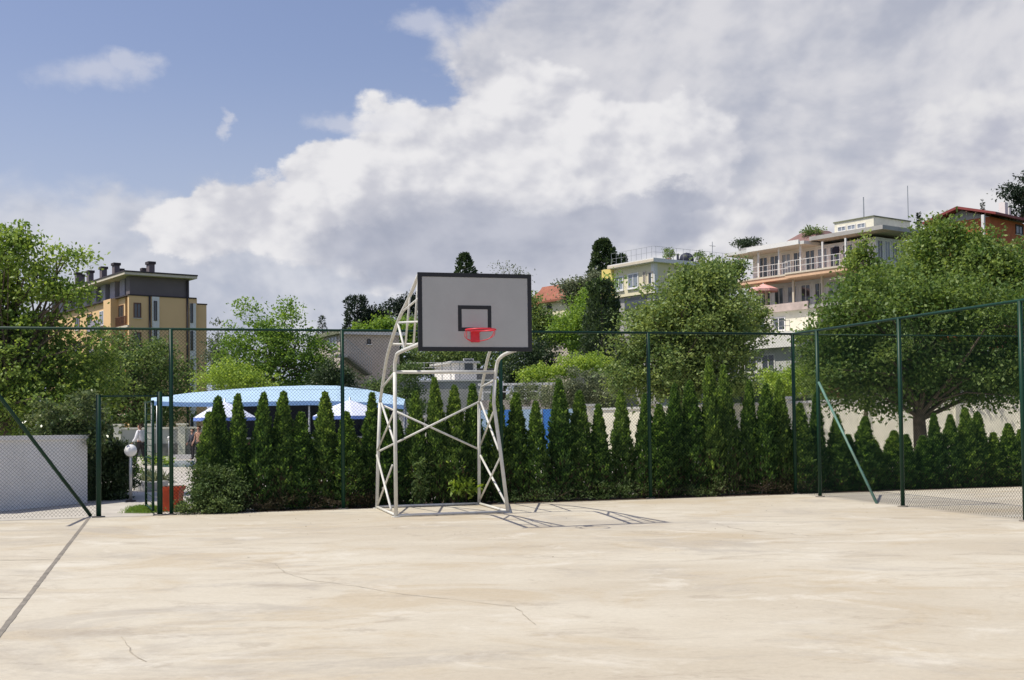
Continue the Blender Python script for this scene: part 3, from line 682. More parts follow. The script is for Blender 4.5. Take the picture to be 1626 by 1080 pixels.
tree('broadleaf_plant', 'thin upright leafy plant under the cross brace of the basketball stand', 'plant', (x, y, 0), [lobe_m(x, y, .5, .12, .1, .45)], 'leaf_shrub', 520, (.09, .04), ncl=40, spread=.05, trunk_r=.01, limbs=14, bark='twig')
for k, (pa, pb, lab) in enumerate(((360, 470, 'dry brownish undergrowth below the hedge in front of the blue awning'), (470, 600, 'dry reddish undergrowth below the hedge left of the basketball stand'), (810, 960, 'dry undergrowth below the hedge right of the basketball stand'), (960, 1130, 'pale leafy undergrowth at the middle of the hedge foot'), (1130, 1290, 'dry brown undergrowth below the hedge near the fence corner'))):
    xa, ya = at_fence(pa, .2); xb, yb = at_fence(pb, .2); n = 9
    lb = [lobe_m(xa+(xb-xa)*q/(n-1), ya+(yb-ya)*q/(n-1), random.uniform(.06, .22), .2, .10, random.uniform(.1, .28)) for q in range(n)]
    tree('undergrowth', lab, 'undergrowth', ((xa+xb)/2, (ya+yb)/2, 0), lb, ('leaf_thuja_brown', 'leaf_thuja_brown', 'leaf_shrub', 'leaf_shrub', 'leaf_thuja_brown')[k], 1300, (.07, .014), spread=.08, trunk_r=.008, limbs=26, bark='twig', up=.6)

# ------------------------------------------------------------------ trees
def gz(px, Y): p = P(px, 600, Y); return (p.x, Y, terrain(p.x, Y)-.02)
# left: loose tree leaning over the white wall, long twigs against the sky
LT = lobes_px(27.5, [(4, 482, 46, 56), (30, 565, 92, 72), (112, 568, 66, 42), (-60, 520, 80, 110), (60, 640, 110, 60), (-2, 428, 32, 36), (62, 515, 40, 22), (150, 615, 40, 50), (-20, 640, 80, 60)])
LT += lobes_px(27.0, [(20, 395, 26, 32), (22, 370, 14, 20), (48, 425, 26, 16), (85, 408, 24, 9), (115, 404, 26, 8), (70, 455, 26, 14), (100, 462, 34, 14), (128, 472, 20, 14), (90, 434, 12, 7), (140, 520, 16, 22)])
tree('loose_tree', 'loose bright green tree over the white wall, its long twigs reaching across the sky', 'tree', gz(-10, 27.6), LT, 'leaf_left', 42000, (.105, .066), ncl=700, spread=.18, trunk_r=.17, limbs=150, shell=.25)
tree('broadleaf_tree', 'dense green tree standing between the white wall and the yellow apartment block', 'tree', gz(215, 62), lobes_px(62, [(215, 590, 65, 50), (165, 620, 60, 60), (260, 620, 40, 60), (225, 645, 70, 40), (190, 560, 45, 35), (252, 572, 30, 36)]), 'leaf_mid', 21000, (.17, .10), spread=.36, trunk_r=.2, shell=.4)
tree('climber', 'glossy leafy climber hanging over the end of the white wall', 'climber', (P(100, 700, 25.6).x, 25.6, 0), lobes_px(25.4, [(95, 665, 36, 34), (135, 660, 32, 36), (85, 700, 26, 16), (115, 695, 30, 24), (150, 690, 22, 24), (72, 648, 25, 25)]), 'leaf_gloss', 5200, (.10, .065), spread=.12, trunk_r=.03, limbs=30, shell=.3, bark='twig')
tree('round_conifer', 'dark rounded evergreen bush at the end of the white wall', 'bush', gz(163, 26.2), lobes_px(26.2, [(163, 750, 41, 46), (165, 718, 33, 28), (150, 765, 32, 30), (180, 765, 30, 30)]), 'leaf_dark', 15000, (.10, .03), spread=.10, trunk_r=.05, shell=.6, up=.5)
bush('low_conifer', 'yellow green low conifer beside the globe lamp', 190, 27.0, [(194, 728, 16, 22), (203, 745, 12, 20), (186, 760, 12, 30)], 'leaf_thuja_tip', 2600, (.08, .03), .08, up=.4)
# middle left, behind the awning
tree('broadleaf_tree', 'tall fresh green tree with pointed tops behind the blue awning', 'tree', gz(425, 66), lobes_px(66, [(395, 510, 22, 36), (440, 515, 30, 30), (455, 500, 14, 24), (410, 555, 55, 45), (470, 560, 45, 42), (375, 580, 40, 40), (430, 600, 75, 30), (500, 580, 24, 45), (388, 485, 10, 12)]), 'leaf_bright', 17000, (.19, .11), spread=.36, trunk_r=.2, shell=.35)
bush('shrub', 'bright yellow green shrub directly behind the left part of the awning', 365, 57, [(365, 600, 40, 26), (335, 608, 25, 22), (395, 605, 25, 20), (420, 612, 30, 14)], 'leaf_bright', 5200, (.13, .08), .25, limbs=14)
bush('tree', 'dark leafy tree right of the yellow apartment block', 338, 95, [(345, 550, 16, 30), (350, 585, 24, 30)], 'leaf_grey', 2600, (.22, .13), .4, cat='tree')
bush('tree', 'small dark tree in front of the beige flat roofed house', 535, 63, [(526, 590, 22, 18), (520, 606, 36, 18), (543, 606, 18, 14)], 'leaf_dark', 5000, (.15, .09), .25, cat='tree')
bush('shrub', 'green shrub between the stairs and the basketball stand', 600, 60, [(604, 614, 18, 10), (648, 604, 26, 26), (622, 620, 34, 16), (655, 640, 26, 26)], 'leaf_shrub', 6500, (.13, .08), .25)
conifer('small_cypress', 'tiny dark cypress above the left end of the beige house', 'tree', (*gz(512, 120)[:2], terrain(gz(512, 120)[0], 120)), P(512, 503, 120).z, .55, 'leaf_pine', 1500, 'column', (.3, .1))
conifer('pine', 'dark conical pine behind the beige flat roofed house', 'pine', gz(568, 125), P(568, 471, 125).z, 1.55, 'leaf_pine', 6500, 'egg', (.4, .14))
bush('pine', 'low dark pine group just right of the conical pine', 595, 126, [(594, 498, 16, 10), (590, 512, 24, 12), (608, 508, 12, 10)], 'leaf_pine', 3200, (.4, .14), .5, cat='pine')
bush('pine', 'flat topped umbrella pine left of the backboard', 632, 128, [(632, 487, 22, 8), (640, 497, 18, 7), (652, 480, 14, 6), (620, 490, 10, 5)], 'leaf_pine', 2600, (.4, .14), .4, cat='pine', limbs=20, trunk_r=.12)
bush('tree', 'bright green crown above the beige house roof left of the backboard', 605, 105, [(605, 518, 22, 9), (585, 520, 22, 8), (640, 520, 30, 14), (655, 535, 20, 20)], 'leaf_bright', 4200, (.3, .18), .4, cat='tree')
bush('hedge_trees', 'dark green trees low behind the backboard', 700, 82, [(690, 570, 40, 26), (740, 565, 50, 24), (660, 575, 25, 22), (640, 585, 14, 14), (800, 575, 30, 30)], 'leaf_mid', 11000, (.22, .13), .4, cat='trees')
conifer('poplar', 'poplar top rising just above the backboard', 'poplar', gz(740, 150), P(740, 403, 150).z, 1.5, 'leaf_dark', 5200, 'column', (.42, .26))
bush('bare_tree', 'thin dry tree top above the right corner of the backboard', 812, 130, [(805, 428, 14, 6), (828, 430, 12, 5), (815, 440, 30, 14)], 'leaf_grey', 420, (.25, .12), .5, cat='tree', limbs=40, trunk_r=.12)
conifer('poplar', 'tall dark poplar left of the cream villa', 'poplar', gz(961, 135), P(961, 381, 135).z, 1.45, 'leaf_dark', 9000, 'column', (.42, .26))
conifer('poplar', 'small poplar between the tall poplar and the cream villa roof', 'poplar', gz(991, 150), P(991, 405, 150).z, .85, 'leaf_dark', 2600, 'column', (.42, .26))
bush('tree', 'loose green tree left of the cream villa, below the tall poplar', 925, 108, [(918, 455, 22, 14), (935, 465, 25, 20), (905, 470, 14, 14), (950, 455, 18, 22)], 'leaf_grey', 5200, (.28, .16), .45, cat='tree')
tree('tree', 'light green drooping tree left of the dark conifer', 'tree', gz(945, 80), lobes_px(80, [(948, 470, 20, 34), (930, 510, 24, 36), (962, 450, 12, 18), (915, 540, 20, 25), (900, 520, 26, 16)]), 'leaf_bright', 7500, (.22, .12), spread=.36, trunk_r=.15, shell=.3)
conifer('dark_conifer', 'dark cone shaped conifer in front of the cream villa', 'conifer', gz(957, 68), P(959, 446, 68).z, 1.0, 'leaf_dark', 8000, 'egg', (.26, .10))
bush('tree', 'green trees below the red tiled house right of the backboard', 870, 84, [(860, 515, 18, 26), (875, 515, 34, 12), (855, 545, 20, 26), (900, 530, 20, 16), (850, 490, 10, 24)], 'leaf_mid', 7500, (.22, .13), .36, cat='tree')
bush('tree', 'dark tree right behind the backboard edge', 862, 76, [(858, 570, 24, 24), (835, 580, 30, 22), (825, 600, 30, 14)], 'leaf_dark', 5600, (.2, .12), .3, cat='tree')
bush('vine', 'bright yellow green vine over the white terrace railing', 885, 62, [(875, 590, 40, 18), (915, 582, 36, 16), (945, 580, 30, 16), (850, 600, 20, 14)], 'leaf_bright', 7500, (.14, .09), .22, cat='vine')
bush('shrub', 'grey green shrub in front of the vine and right of the white terrace railing', 930, 56, [(930, 610, 40, 26), (975, 620, 30, 26), (905, 625, 24, 22), (880, 630, 20, 20), (955, 635, 45, 20)], 'leaf_grey', 9000, (.12, .07), .22)
bush('shrub', 'thin flowering shrub at the end of the white terrace railing', 835, 57, [(840, 625, 22, 18), (820, 635, 16, 16), (868, 632, 14, 18)], 'leaf_grey', 2200, (.1, .06), .2, limbs=30)
# middle tree
tree('broadleaf_tree', 'big rounded olive green tree in front of the cream villa', 'tree', gz(1085, 44), lobes_px(44, [(1098, 512, 86, 62), (1050, 565, 70, 66), (1130, 562, 64, 66), (1052, 502, 44, 38), (1143, 494, 40, 40), (1104, 452, 40, 30), (1130, 440, 26, 26), (1168, 560, 22, 44), (1090, 610, 95, 34), (1020, 530, 40, 50), (1000, 600, 34, 36)]), 'leaf_mid', 40000, (.14, .09), ncl=330, spread=.30, trunk_r=.2, limbs=60, shell=.35)
bush('tree', 'pointed green tree right of the cream villa roof', 1135, 82, [(1132, 430, 14, 24), (1150, 440, 18, 22), (1120, 425, 12, 12), (1170, 430, 16, 16)], 'leaf_mid', 4200, (.22, .13), .34, cat='tree')
# right trees
RT = lobes_px(33, [(1440, 545, 130, 95), (1356, 512, 70, 70), (1315, 528, 42, 50), (1530, 560, 100, 90), (1600, 520, 90, 110), (1400, 470, 60, 50), (1480, 480, 70, 50), (1360, 595, 75, 55), (1460, 600, 100, 42), (1560, 605, 80, 45), (1345, 585, 52, 56), (1640, 560, 60, 80), (1400, 648, 34, 14), (1545, 650, 34, 12), (1372, 640, 40, 26), (1600, 640, 20, 10)])
bp_ = P(1464, 700, 33); 
tree('broadleaf_tree', 'huge spreading green tree on the right with a thick trunk behind the hedge', 'tree', (bp_.x, 33, 0), RT, 'leaf_right', 57000, (.115, .072), ncl=400, spread=.27, trunk_r=.20, limbs=70, shell=.3, trunk_top=tuple(P(1462, 560, 33)))
RT2 = lobes_px(41, [(1505, 420, 80, 50), (1462, 432, 42, 36), (1560, 438, 70, 48), (1640, 455, 60, 58), (1500, 376, 42, 28), (1538, 396, 38, 28), (1610, 470, 70, 50), (1480, 460, 90, 40)])
tree('broadleaf_tree', 'tall green tree rising behind the huge tree, below the red roofed house', 'tree', gz(1530, 41), RT2, 'leaf_right', 32000, (.135, .085), ncl=300, spread=.30, trunk_r=.25, limbs=40, shell=.3)
tree('young_tree', 'slender leafy shoot standing in front of the terraced villa', 'tree', gz(1372, 38), lobes_px(38, [(1370, 400, 14, 24), (1365, 430, 24, 30), (1385, 425, 12, 16), (1355, 460, 26, 25), (1385, 465, 30, 25), (1372, 380, 6, 10)]), 'leaf_right', 4600, (.12, .075), ncl=110, spread=.15, trunk_r=.07, limbs=60, shell=.2)
bush('vine', 'light green vine and shrubs under the terraced villa, behind the cream wall', 1260, 52, [(1260, 605, 40, 22), (1235, 612, 30, 20), (1290, 600, 24, 24), (1205, 600, 20, 16)], 'leaf_bright', 6000, (.12, .07), .22, cat='vine')
tree('shrub', 'green shrub in front of the lowest windows of the terraced villa', 'bush', gz(1275, 66), lobes_px(66, [(1282, 578, 16, 30), (1222, 594, 12, 10), (1278, 548, 10, 16)]), 'leaf_shrub', 3000, (.16, .1), spread=.25, trunk_r=.05, bark='twig')
tree('fir', 'dark tree on the skyline behind the red roofed house', 'tree', gz(1608, 140), lobes_px(140, [(1607, 305, 9, 12), (1612, 325, 14, 14), (1625, 318, 12, 26), (1640, 310, 20, 40)]), 'leaf_pine', 3600, (.4, .2), spread=.5, trunk_r=.2)
conifer('fir', 'small spiky conifer between the terraced villa and the red roofed house', 'conifer', gz(1465, 105), P(1466, 338, 105).z, .7, 'leaf_pine', 1500, 'cone', (.3, .1))
conifer('fir', 'tiny dark conifer top over the ridge of the red roof', 'conifer', gz(1567, 132), P(1567, 318, 132).z, .6, 'leaf_pine', 700, 'cone', (.3, .12))
# hillside cover between the houses
HILL = [(760, 96, 520, 40, 40, 'green tree on the slope straight behind the backboard'), (1180, 92, 500, 34, 40, 'green tree on the slope at the left end of the terraced villa'), (1010, 96, 520, 40, 40, 'green tree on the slope below the cream villa'), (1460, 88, 430, 40, 50, 'green tree on the slope at the right end of the terraced villa'), (1540, 90, 410, 50, 45, 'green tree on the slope below the red roofed house'), (1620, 92, 420, 50, 50, 'green tree on the slope at the right edge of the picture'), (800, 120, 490, 40, 30, 'distant tree on the slope behind the right half of the backboard'), (690, 118, 510, 40, 22, 'distant tree on the slope behind the left half of the backboard')]
for px, Y, py, rx, ry, lab in HILL:
    tree('slope_tree', lab, 'tree', gz(px, Y), lobes_px(Y, [(px, py, rx, ry), (px-rx*.5, py+ry*.6, rx*.7, ry*.8), (px+rx*.5, py+ry*.5, rx*.7, ry*.8)]), 'leaf_mid', 5200, (.26, .16), spread=.45, trunk_r=.15, group='trees on the slope between the houses')
# ------------------------------------------------------------------ buildings: a corner frame; a runs away along one face, b along the other
class Bld:
    def __init__(s, name, label, cat, px, Y, adir, bdir, z0, group=None):
        o = P(px, 600, Y); s.o = Vector((o.x, o.y, 0)); s.a = Vector((*adir, 0)).normalized(); s.b = Vector((s.a.y, -s.a.x, 0))
        s.na = s.b; s.nb = s.a            # plane normals: face A is the plane b=0, face B the plane a=0
        s.root = thing(name, label, cat, (s.o.x, s.o.y, z0), group); s.z0 = z0
    def pt(s, a, b, z): return s.o+s.a*a+s.b*b+Vector((0, 0, z))
    def box(s, mb, a0, a1, b0, b1, z0, z1):
        return mb.hexa([s.pt(a0, b0, z0), s.pt(a1, b0, z0), s.pt(a1, b1, z0), s.pt(a0, b1, z0)], [s.pt(a0, b0, z1), s.pt(a1, b0, z1), s.pt(a1, b1, z1), s.pt(a0, b1, z1)])
    def part(s, name, m, *boxes, parent=None):
        mb = MB()
        for bx in boxes: s.box(mb, *bx)
        o = mb.build(name, m, s.root)
        if parent is not None:
            o.parent = parent
        return o
    def onA(s, px, py, b=0.0):
        h = hit(px, py, s.pt(0, b, 0), s.na)-s.o; return h.dot(s.a), h.z
    def onB(s, px, py, a=0.0):
        h = hit(px, py, s.pt(a, 0, 0), s.nb)-s.o; return h.dot(s.b), h.z
    def window(s, face, x0, y0, x1, y1, off=0.0, frame='white_trim', glass='glass', bars=1, t=.10, name='window', sill=True, dep=.06):
        """frame proud of the wall, pane set back inside it; px rectangle on the face"""
        f = s.onA if face == 'A' else s.onB
        (u0, za), (u1, zb) = f(x0, y0, off), f(x1, y1, off); u0, u1 = sorted((u0, u1)); za, zb = sorted((za, zb))
        return s.win_m(face, u0, u1, za, zb, off, frame, glass, bars, t, name, sill, dep)
    def win_m(s, face, u0, u1, za, zb, off=0.0, frame='white_trim', glass='glass', bars=1, t=.10, name='window', sill=True, dep=.06):
        mb = MB(); gl = MB()
        def bx(m_, p0, p1, d0, d1, q0, q1):
            if face == 'A': s.box(m_, p0, p1, off+d0, off+d1, q0, q1)
            else: s.box(m_, off+d0, off+d1, p0, p1, q0, q1)
        bx(mb, u0, u0+t, -dep, .02, za, zb); bx(mb, u1-t, u1, -dep, .02, za, zb); bx(mb, u0+t, u1-t, -dep, .02, zb-t, zb); bx(mb, u0+t, u1-t, -dep, .02, za, za+t)
        for k in range(1, bars+1):
            c_ = u0+(u1-u0)*k/(bars+1); bx(mb, c_-t*.35, c_+t*.35, -dep*.8, .015, za+t, zb-t)
        bx(gl, u0+t, u1-t, -.022, .01, za+t, zb-t)
        w = mb.build(name, frame, s.root); g = gl.build('pane', glass, s.root); g.parent = w
        if sill:
            sb = MB(); bx(sb, u0-.06, u1+.06, -dep-.07, .01, za-.07, za-.005); q = sb.build('sill', 'light_grey', s.root); q.parent = w
        return w
# yellow apartment block, left -----------------------------------------------------------------
yb = Bld('apartment_building', 'yellow apartment block with grey violet attic floor and a row of roof chimneys', 'building', 205, 118, (-.605, .796), (.796, .605), 0)
ZA, ZR = yb.onA(205, 469)[1], yb.onA(205, 434)[1]
WB = yb.onB(330, 500)[0]; WR = yb.onB(301, 450)[0]; LA = 30.0
A1, A2, A3 = yb.onA(184, 500)[0], yb.onA(165, 500, -.5)[0], yb.onA(138, 500, -1.1)[0]   # loggia, projecting bay, balcony on the long face
yb.part('wall', 'yellow_render', (1.9, LA, .25, WB-1.2, 0, ZA), (.0, 1.9, 1.9, WB-1.2, 0, ZA), (.35, 12, WB-1.2, WB, 0, ZA-.55), (A1, A2, -.55, .25, 0, ZA-.01))
yb.part('corner_pillar', 'yellow_render', (0, .42, 0, .42, 0, ZA))
yb.part('end_wall', 'yellow_render', (0, .3, .42, 1.9, 0, ZA-.004))
for k in range(5):
    z = ZA-3.02*(k+1)
    yb.part('loggia_floor', 'pale_trim', (0.02, A1-.02, -.15, .24, z-.22, z), (.02, 1.9, .02, .25, z-.2, z-.01))
    mb = MB()
    yb.box(mb, .5, A1-.1, -.13, -.09, z+.95, z+1.0)
    for q in range(30): yb.box(mb, .5+q*(A1-.6)/30, .525+q*(A1-.6)/30, -.125, -.1, z, z+.95)
    mb.build('railing', 'brown_wood', yb.root)
    yb.win_m('A', 2.3, min(3.9, A1-.2), z+.1, z+2.3, .25, 'brown_wood', 'glass', 1, .09, sill=False)
    yb.part('balcony', 'violet_grey', (A2+.01, A3, -1.1, -1.0, z-.25, z+.95), (A3-.1, A3, -1.0, .24, z-.25, z+.95), (A2+.01, A3-.1, -1.0, .24, z-.25, z-.05))
    yb.win_m('A', A2+.7, A2+2.0, z+.05, z+2.2, .25, 'brown_wood', 'glass', 0, .12, name='balcony_door', sill=False)
    yb.win_m('A', A2+2.3, A2+3.7, z+.6, z+2.2, .25, 'white_trim', 'glass_pale', 1, .09)
    yb.win_m('A', A3+2.5, A3+4.2, z+.7, z+2.2, .25, 'brown_wood', 'glass', 1, .1); yb.win_m('A', A3+7, A3+8.7, z+.7, z+2.2, .25, 'brown_wood', 'glass', 1, .1)
    u0, u1 = yb.onB(212, 490)[0], yb.onB(224, 490)[0]
    yb.win_m('B', u0, u1, z+.75, z+2.3, 0, 'brown_wood', 'glass', 1, .1)
def slot_strip(x0, x1, a, ztop, y_first, gx0, gx1):
    u0, u1 = yb.onB(x0, 500, a)[0], yb.onB(x1, 500, a)[0]; yb.part('window_strip', 'white_trim', (a-.12, a+.02, u0, u1, 0, ztop))
    g0_, g1_ = yb.onB(gx0, 500, a)[0], yb.onB(gx1, 500, a)[0]; z1 = yb.onB(gx0, y_first, a)[1]
    for k in range(5):
        zt = z1-2.92*k
        if zt-2.05 > .3: yb.win_m('B', g0_, g1_, zt-2.05, zt, a-.12, 'dark_trim', 'glass', 0, .06, sill=False)
slot_strip(241, 252.5, 0, ZA-.01, 478, 243.5, 248.5)
slot_strip(301, 310.5, .0, ZA-.5, 482, 301.6, 305.6)
for px in (237.3, 297):
    u = yb.onB(px, 500)[0]; mb = MB(); p = yb.pt(-.1, u, 0); mb.tube([p, p+Vector((0, 0, ZA+(1.9 if px > 280 else 0)))], .11, 8); mb.build('downpipe', 'dark_trim', yb.root, True)
yb.part('attic', 'attic_grey', (.12, LA, 2.6, WR, ZA+.14, ZR-.2), (.12, 1.2, .12, 2.6, ZA+.14, ZR-.2))
yb.part('attic_front', 'violet_grey', *[(1.2+q*3.1+1.55, 1.2+q*3.1+3.1, .5, 2.6, ZA+.14, ZR-.21) for q in range(9)])
for q in range(7): yb.win_m('A', 1.35+q*3.1, 2.65+q*3.1, ZA+.3, ZR-.6, 1.6, 'white_trim', 'glass', 1, .12, sill=False)
yb.part('cornice', 'dark_trim', (-.08, LA, -.1, WB-1.25, ZA, ZA+.13))
yb.part('side_cornice', 'dark_trim', (.3, 12.1, WB-1.2, WB+.08, ZA-.55, ZA-.42))
roof = yb.part('roof', 'pale_trim', (-.75, LA+.5, -.7, WR+.55, ZR-.2, ZR+.05))
o = yb.part('roof_cover', 'dark_trim', (-.8, LA+.55, -.75, WR+.6, ZR+.053, ZR+.2)); o.parent = roof
for px, py, b_, w in ((124, 433, 3.4, .42), (131, 436, 5.2, .3), (143, 430, 3.0, .42), (164, 424, 2.8, .42), (184, 418, 2.6, .42), (192.5, 427, 5.0, .3), (228, 426, 4.2, .3), (239, 416, 2.8, .42)):
    a_, zt = yb.onA(px, py, b_)
    ch = yb.part('chimney', 'attic_grey', (a_-w, a_+w, b_-w*.7, b_+w*.7, ZR+.203, zt-.28)); q = yb.part('chimney_cap', 'dark_trim', (a_-w*1.2, a_+w*1.2, b_-w*.95, b_+w*.95, zt-.28, zt)); q.parent = ch
mb = MB(); p = P(330, 700, 112); p.z = 0
# beige flat-roofed house with an outside stair -----------------------------------------------
hb = Bld('flat_house', 'beige flat roofed house with an outside stair and one tiny window', 'house', 546, 78, (-.45, .89), (.89, .45), 0)
ZT = hb.onB(560, 524)[1]
WBb = hb.onB(634, 560)[0]; LAb = hb.onA(498, 540)[0]
hb.part('wall', 'beige_wall', (.0, LAb*.8, .0, WBb, 0, ZT-.25))
hb.part('side_wing', 'beige_wall', (LAb*.8+.002, LAb, .05, 6, 0, ZT-.45))
rf = hb.part('roof', 'roof_moss', (-.25, LAb*.8+.3, -.3, WBb+.3, ZT-.25, ZT+.02)); q = hb.part('parapet', 'light_grey', (-.3, -.25, -.35, WBb+.35, ZT-.32, ZT-.08)); q.parent = rf
hb.part('wing_roof', 'light_grey', (LAb*.8+.31, LAb+.3, -.3, 6, ZT-.45, ZT-.25))
hb.win_m('B', *sorted((hb.onB(583, 540)[0], hb.onB(588.5, 540)[0])), hb.onB(585, 546.5)[1], hb.onB(585, 539)[1], 0, 'dark_trim', 'glass', 0, .05)
u0, u1 = sorted((hb.onA(536, 550)[0], hb.onA(521, 550)[0])); hb.win_m('A', u0, u1, hb.onA(530, 553)[1], hb.onA(530, 533)[1], -.002, 'concrete_grey', 'glass_pale', 2, .1)
b0_, zs0 = hb.onB(552, 563, -1.1); b1_, zs1 = hb.onB(590, 592, -1.1)
n = 13; hb.part('stair_landing', 'concrete_grey', (-1.1, -.005, b0_-.9, b0_, zs0-.18, zs0))
mb = MB()
for k in range(n):
    u = b0_+(b1_-b0_)*k/n; z = zs0+(zs1-zs0)*(k+1)/n; hb.box(mb, -1.1, -.01, u, u+(b1_-b0_)/n*1.15, z-.16, z)
mb.build('stair', 'stone_base', hb.root)
mb = MB()
for k in range(n+1):
    p = hb.pt(-1.08, b0_+(b1_-b0_)*k/n, zs0+(zs1-zs0)*k/n); mb.tube([p, p+Vector((0, 0, .95))], .018, 5)
mb.tube([hb.pt(-1.08, b0_-.9, zs0+.95), hb.pt(-1.08, b0_, zs0+.95), hb.pt(-1.08, b1_, zs1+.95)], .025, 6); mb.build('handrail', 'metal', hb.root)
# terraces and the white shed behind the backboard stand -----------------------------------------
tw = Bld('retaining_wall', 'grey retaining wall of the terrace behind the basketball stand', 'wall', 640, 70, (0, 1), (1, .02), 0)
zt = tw.onB(700, 606)[1]; tb = tw.onB(795, 600)[0]
tw.part('wall', 'concrete_grey', (0, .4, -.6, tb, 0, zt)); tw.part('coping', 'light_grey', (-.06, .46, -.65, tb+.05, zt, zt+.1))
mb = MB()
for z in (.45, .75, 1.05): mb.tube([tw.pt(.2, .2, zt+.1+z), tw.pt(.2, tb*.58, zt+.1+z)], .022, 5)
for k in range(7): p = tw.pt(.2, .2+(tb*.58-.2)*k/6, zt+.1); mb.tube([p, p+Vector((0, 0, 1.07))], .025, 5)
mb.build('railing', 'metal', tw.root)
tf = sheet('terrace', [tuple(tw.pt(.4, -3, 0))[:2], tuple(tw.pt(.4, tb, 0))[:2], tuple(tw.pt(14, tb, 0))[:2], tuple(tw.pt(14, -3, 0))[:2]], 'paving', zt-.05)
sh = Bld('shed', 'white windowless shed with a thin flat roof above the grey retaining wall', 'shed', 722, 75, (-.35, .93), (1, .04), zt-.05)
z0, z1 = zt-.05, sh.onB(740, 577)[1]; ub = sh.onB(757, 590)[0]
sh.part('wall', 'white_wall', (0, 4.5, 0, ub, z0, z1)); sh.part('roof', 'light_grey', (-.25, 4.7, -.3, ub+.15, z1, z1+.14))
ua, zz = sh.onB(722, 577); sh.part('annex', 'concrete_grey', (.8, 4, ub+.01, ub+1.6, z0, z1-.4))
sh.part('annex_roof', 'stone_base', (.7, 4.1, ub+.01, ub+1.7, z1-.4, z1-.28)); sh.win_m('B', .6, 1.3, z0+.9, z0+1.7, 0, 'light_grey', 'glass', 0, .06)
pl_ = Bld('pergola', 'white terrace railing with posts half hidden by shrubs, above the blue hoarding', 'railing', 765, 60, (0, 1), (1, 0), 0)
zp1 = pl_.onB(820, 612)[1]; zp0 = pl_.onB(820, 626)[1]; xb = pl_.onB(880, 620)[0]
pl_.part('wall', 'beige_wall', (0, .35, -.2, xb, 0, zp0-.3))
for k in range(6): u = xb*k/5; pl_.part('post', 'white_trim', (-.05, .1, u-.07, u+.07, zp0-.3, zp1))
pl_.part('rail', 'white_trim', (-.06, .11, -.2, xb+.1, zp1, zp1+.12), (-.03, .07, -.2, xb, zp0+.1, zp0+.16))
# red-tiled house right of the backboard ----------------------------------------------------------
rh = Bld('tiled_house', 'small ochre house with a red tiled roof right of the backboard', 'house', 902, 112, (-.6, .8), (.80, .60), terrain(4, 112)-2)
ze = rh.onA(895, 476)[1]; la = rh.onA(856, 480)[0]; lb = rh.onB(921, 490)[0]
rh.part('wall', 'cream_house', (0, la, 0, lb, rh.z0, ze)); mb = MB()
zr = ze+1.5
for k, (b0, b1) in enumerate(((-.5, lb*.5), (lb+.5, lb*.5))):
    mb.hexa([rh.pt(-.5, b0, ze-.1), rh.pt(la+.5, b0, ze-.1), rh.pt(la+.5, b1, zr), rh.pt(-.5, b1, zr)], [rh.pt(-.5, b0, ze+.1), rh.pt(la+.5, b0, ze+.1), rh.pt(la+.5, b1, zr+.2), rh.pt(-.5, b1, zr+.2)])
mb.build('roof', 'tile_red', rh.root)
mb = MB(); mb.quad(rh.pt(-.002, 0, ze), rh.pt(-.002, lb, ze), rh.pt(-.002, lb*.5, zr)); mb.quad(rh.pt(la, 0, ze), rh.pt(la, lb, ze), rh.pt(la, lb*.5, zr)); mb.build('gable', 'cream_house', rh.root)
a_, z_ = rh.onA(862, 458, 1.5); mb = MB(); c0 = rh.pt(a_, 1.5, 0); mb.lathe([(1.3, ze-.3), (1.3, ze+.5), (1.5, ze+.5), (0.02, z_)], (c0.x, c0.y, 0), 4); mb.build('turret', 'tile_red', rh.root)
rh.window('A', 869, 483, 876, 493, 0, 'dark_trim', 'glass', 1, .1)
rh2 = Bld('stucco_house', 'low pale stucco house half hidden below the red tiled house', 'house', 905, 90, (-.6, .8), (.8, .6), terrain(4, 90)-2)
zz = rh2.onA(893, 531)[1]; la = rh2.onA(868, 540)[0]
rh2.part('wall', 'beige_wall', (0, la, 0, 5, rh2.z0, zz)); rh2.part('roof', 'stone_base', (-.3, la+.3, -.4, 5.3, zz, zz+.2)); rh2.window('A', 880, 540, 886, 550, 0, 'white_trim', 'glass', 0, .1)
# cream villa -----------------------------------------------------------------------------------
cv = Bld('cream_villa', 'cream villa with a flat roof terrace, lit side windows and a lemon yellow end', 'villa', 1042, 90, (-.587, .809), (.90, .43), terrain(11, 90)-3)
zt = cv.onA(1042, 414)[1]; la = cv.onA(975, 440)[0]; lb = cv.onB(1155, 430)[0]; zb = cv.onA(1000, 470)[1]
cv.part('wall', 'cream_house', (0, la, 0, lb, zb, zt-.12)); cv.part('base_storey', 'concrete_grey', (.25, la-.3, .25, lb-.3, cv.z0, zb-.005))
rf = cv.part('roof', 'white_trim', (-.45, la+.2, -.5, lb+.4, zt-.12, zt+.18)); q = cv.part('roof_edge', 'pale_trim', (-.47, la+.22, -.52, -.5, zt-.10, zt+.1)); q.parent = rf
cv.part('end_wall', 'lemon', (la+.002, la+1.3, -.2, 4, zb+.2, zt-.05))
for x0, y0, x1, y1, nb in ((976, 440, 990.5, 461, 1), (997, 435.5, 1014.5, 457, 1), (1021, 431, 1026, 452, 0), (1029, 432, 1038, 452, 0)):
    cv.window('A', x0, y0, x1, y1, 0, 'pale_trim' if nb == 0 else 'white_trim', 'glass_pale' if nb else 'glass', nb, .1)
cv.part('lower_window', 'glass', (1.2, la-1, .2, .249, zb-1.6, zb-.15)); cv.part('pilaster', 'white_trim', (-.04, .35, -.04, .3, zb, zt-.121))
mb = MB()
for k in range(12): p = cv.pt(-.2, lb*k/11, zt+.18); mb.tube([p, p+Vector((0, 0, .95))], .013, 5)
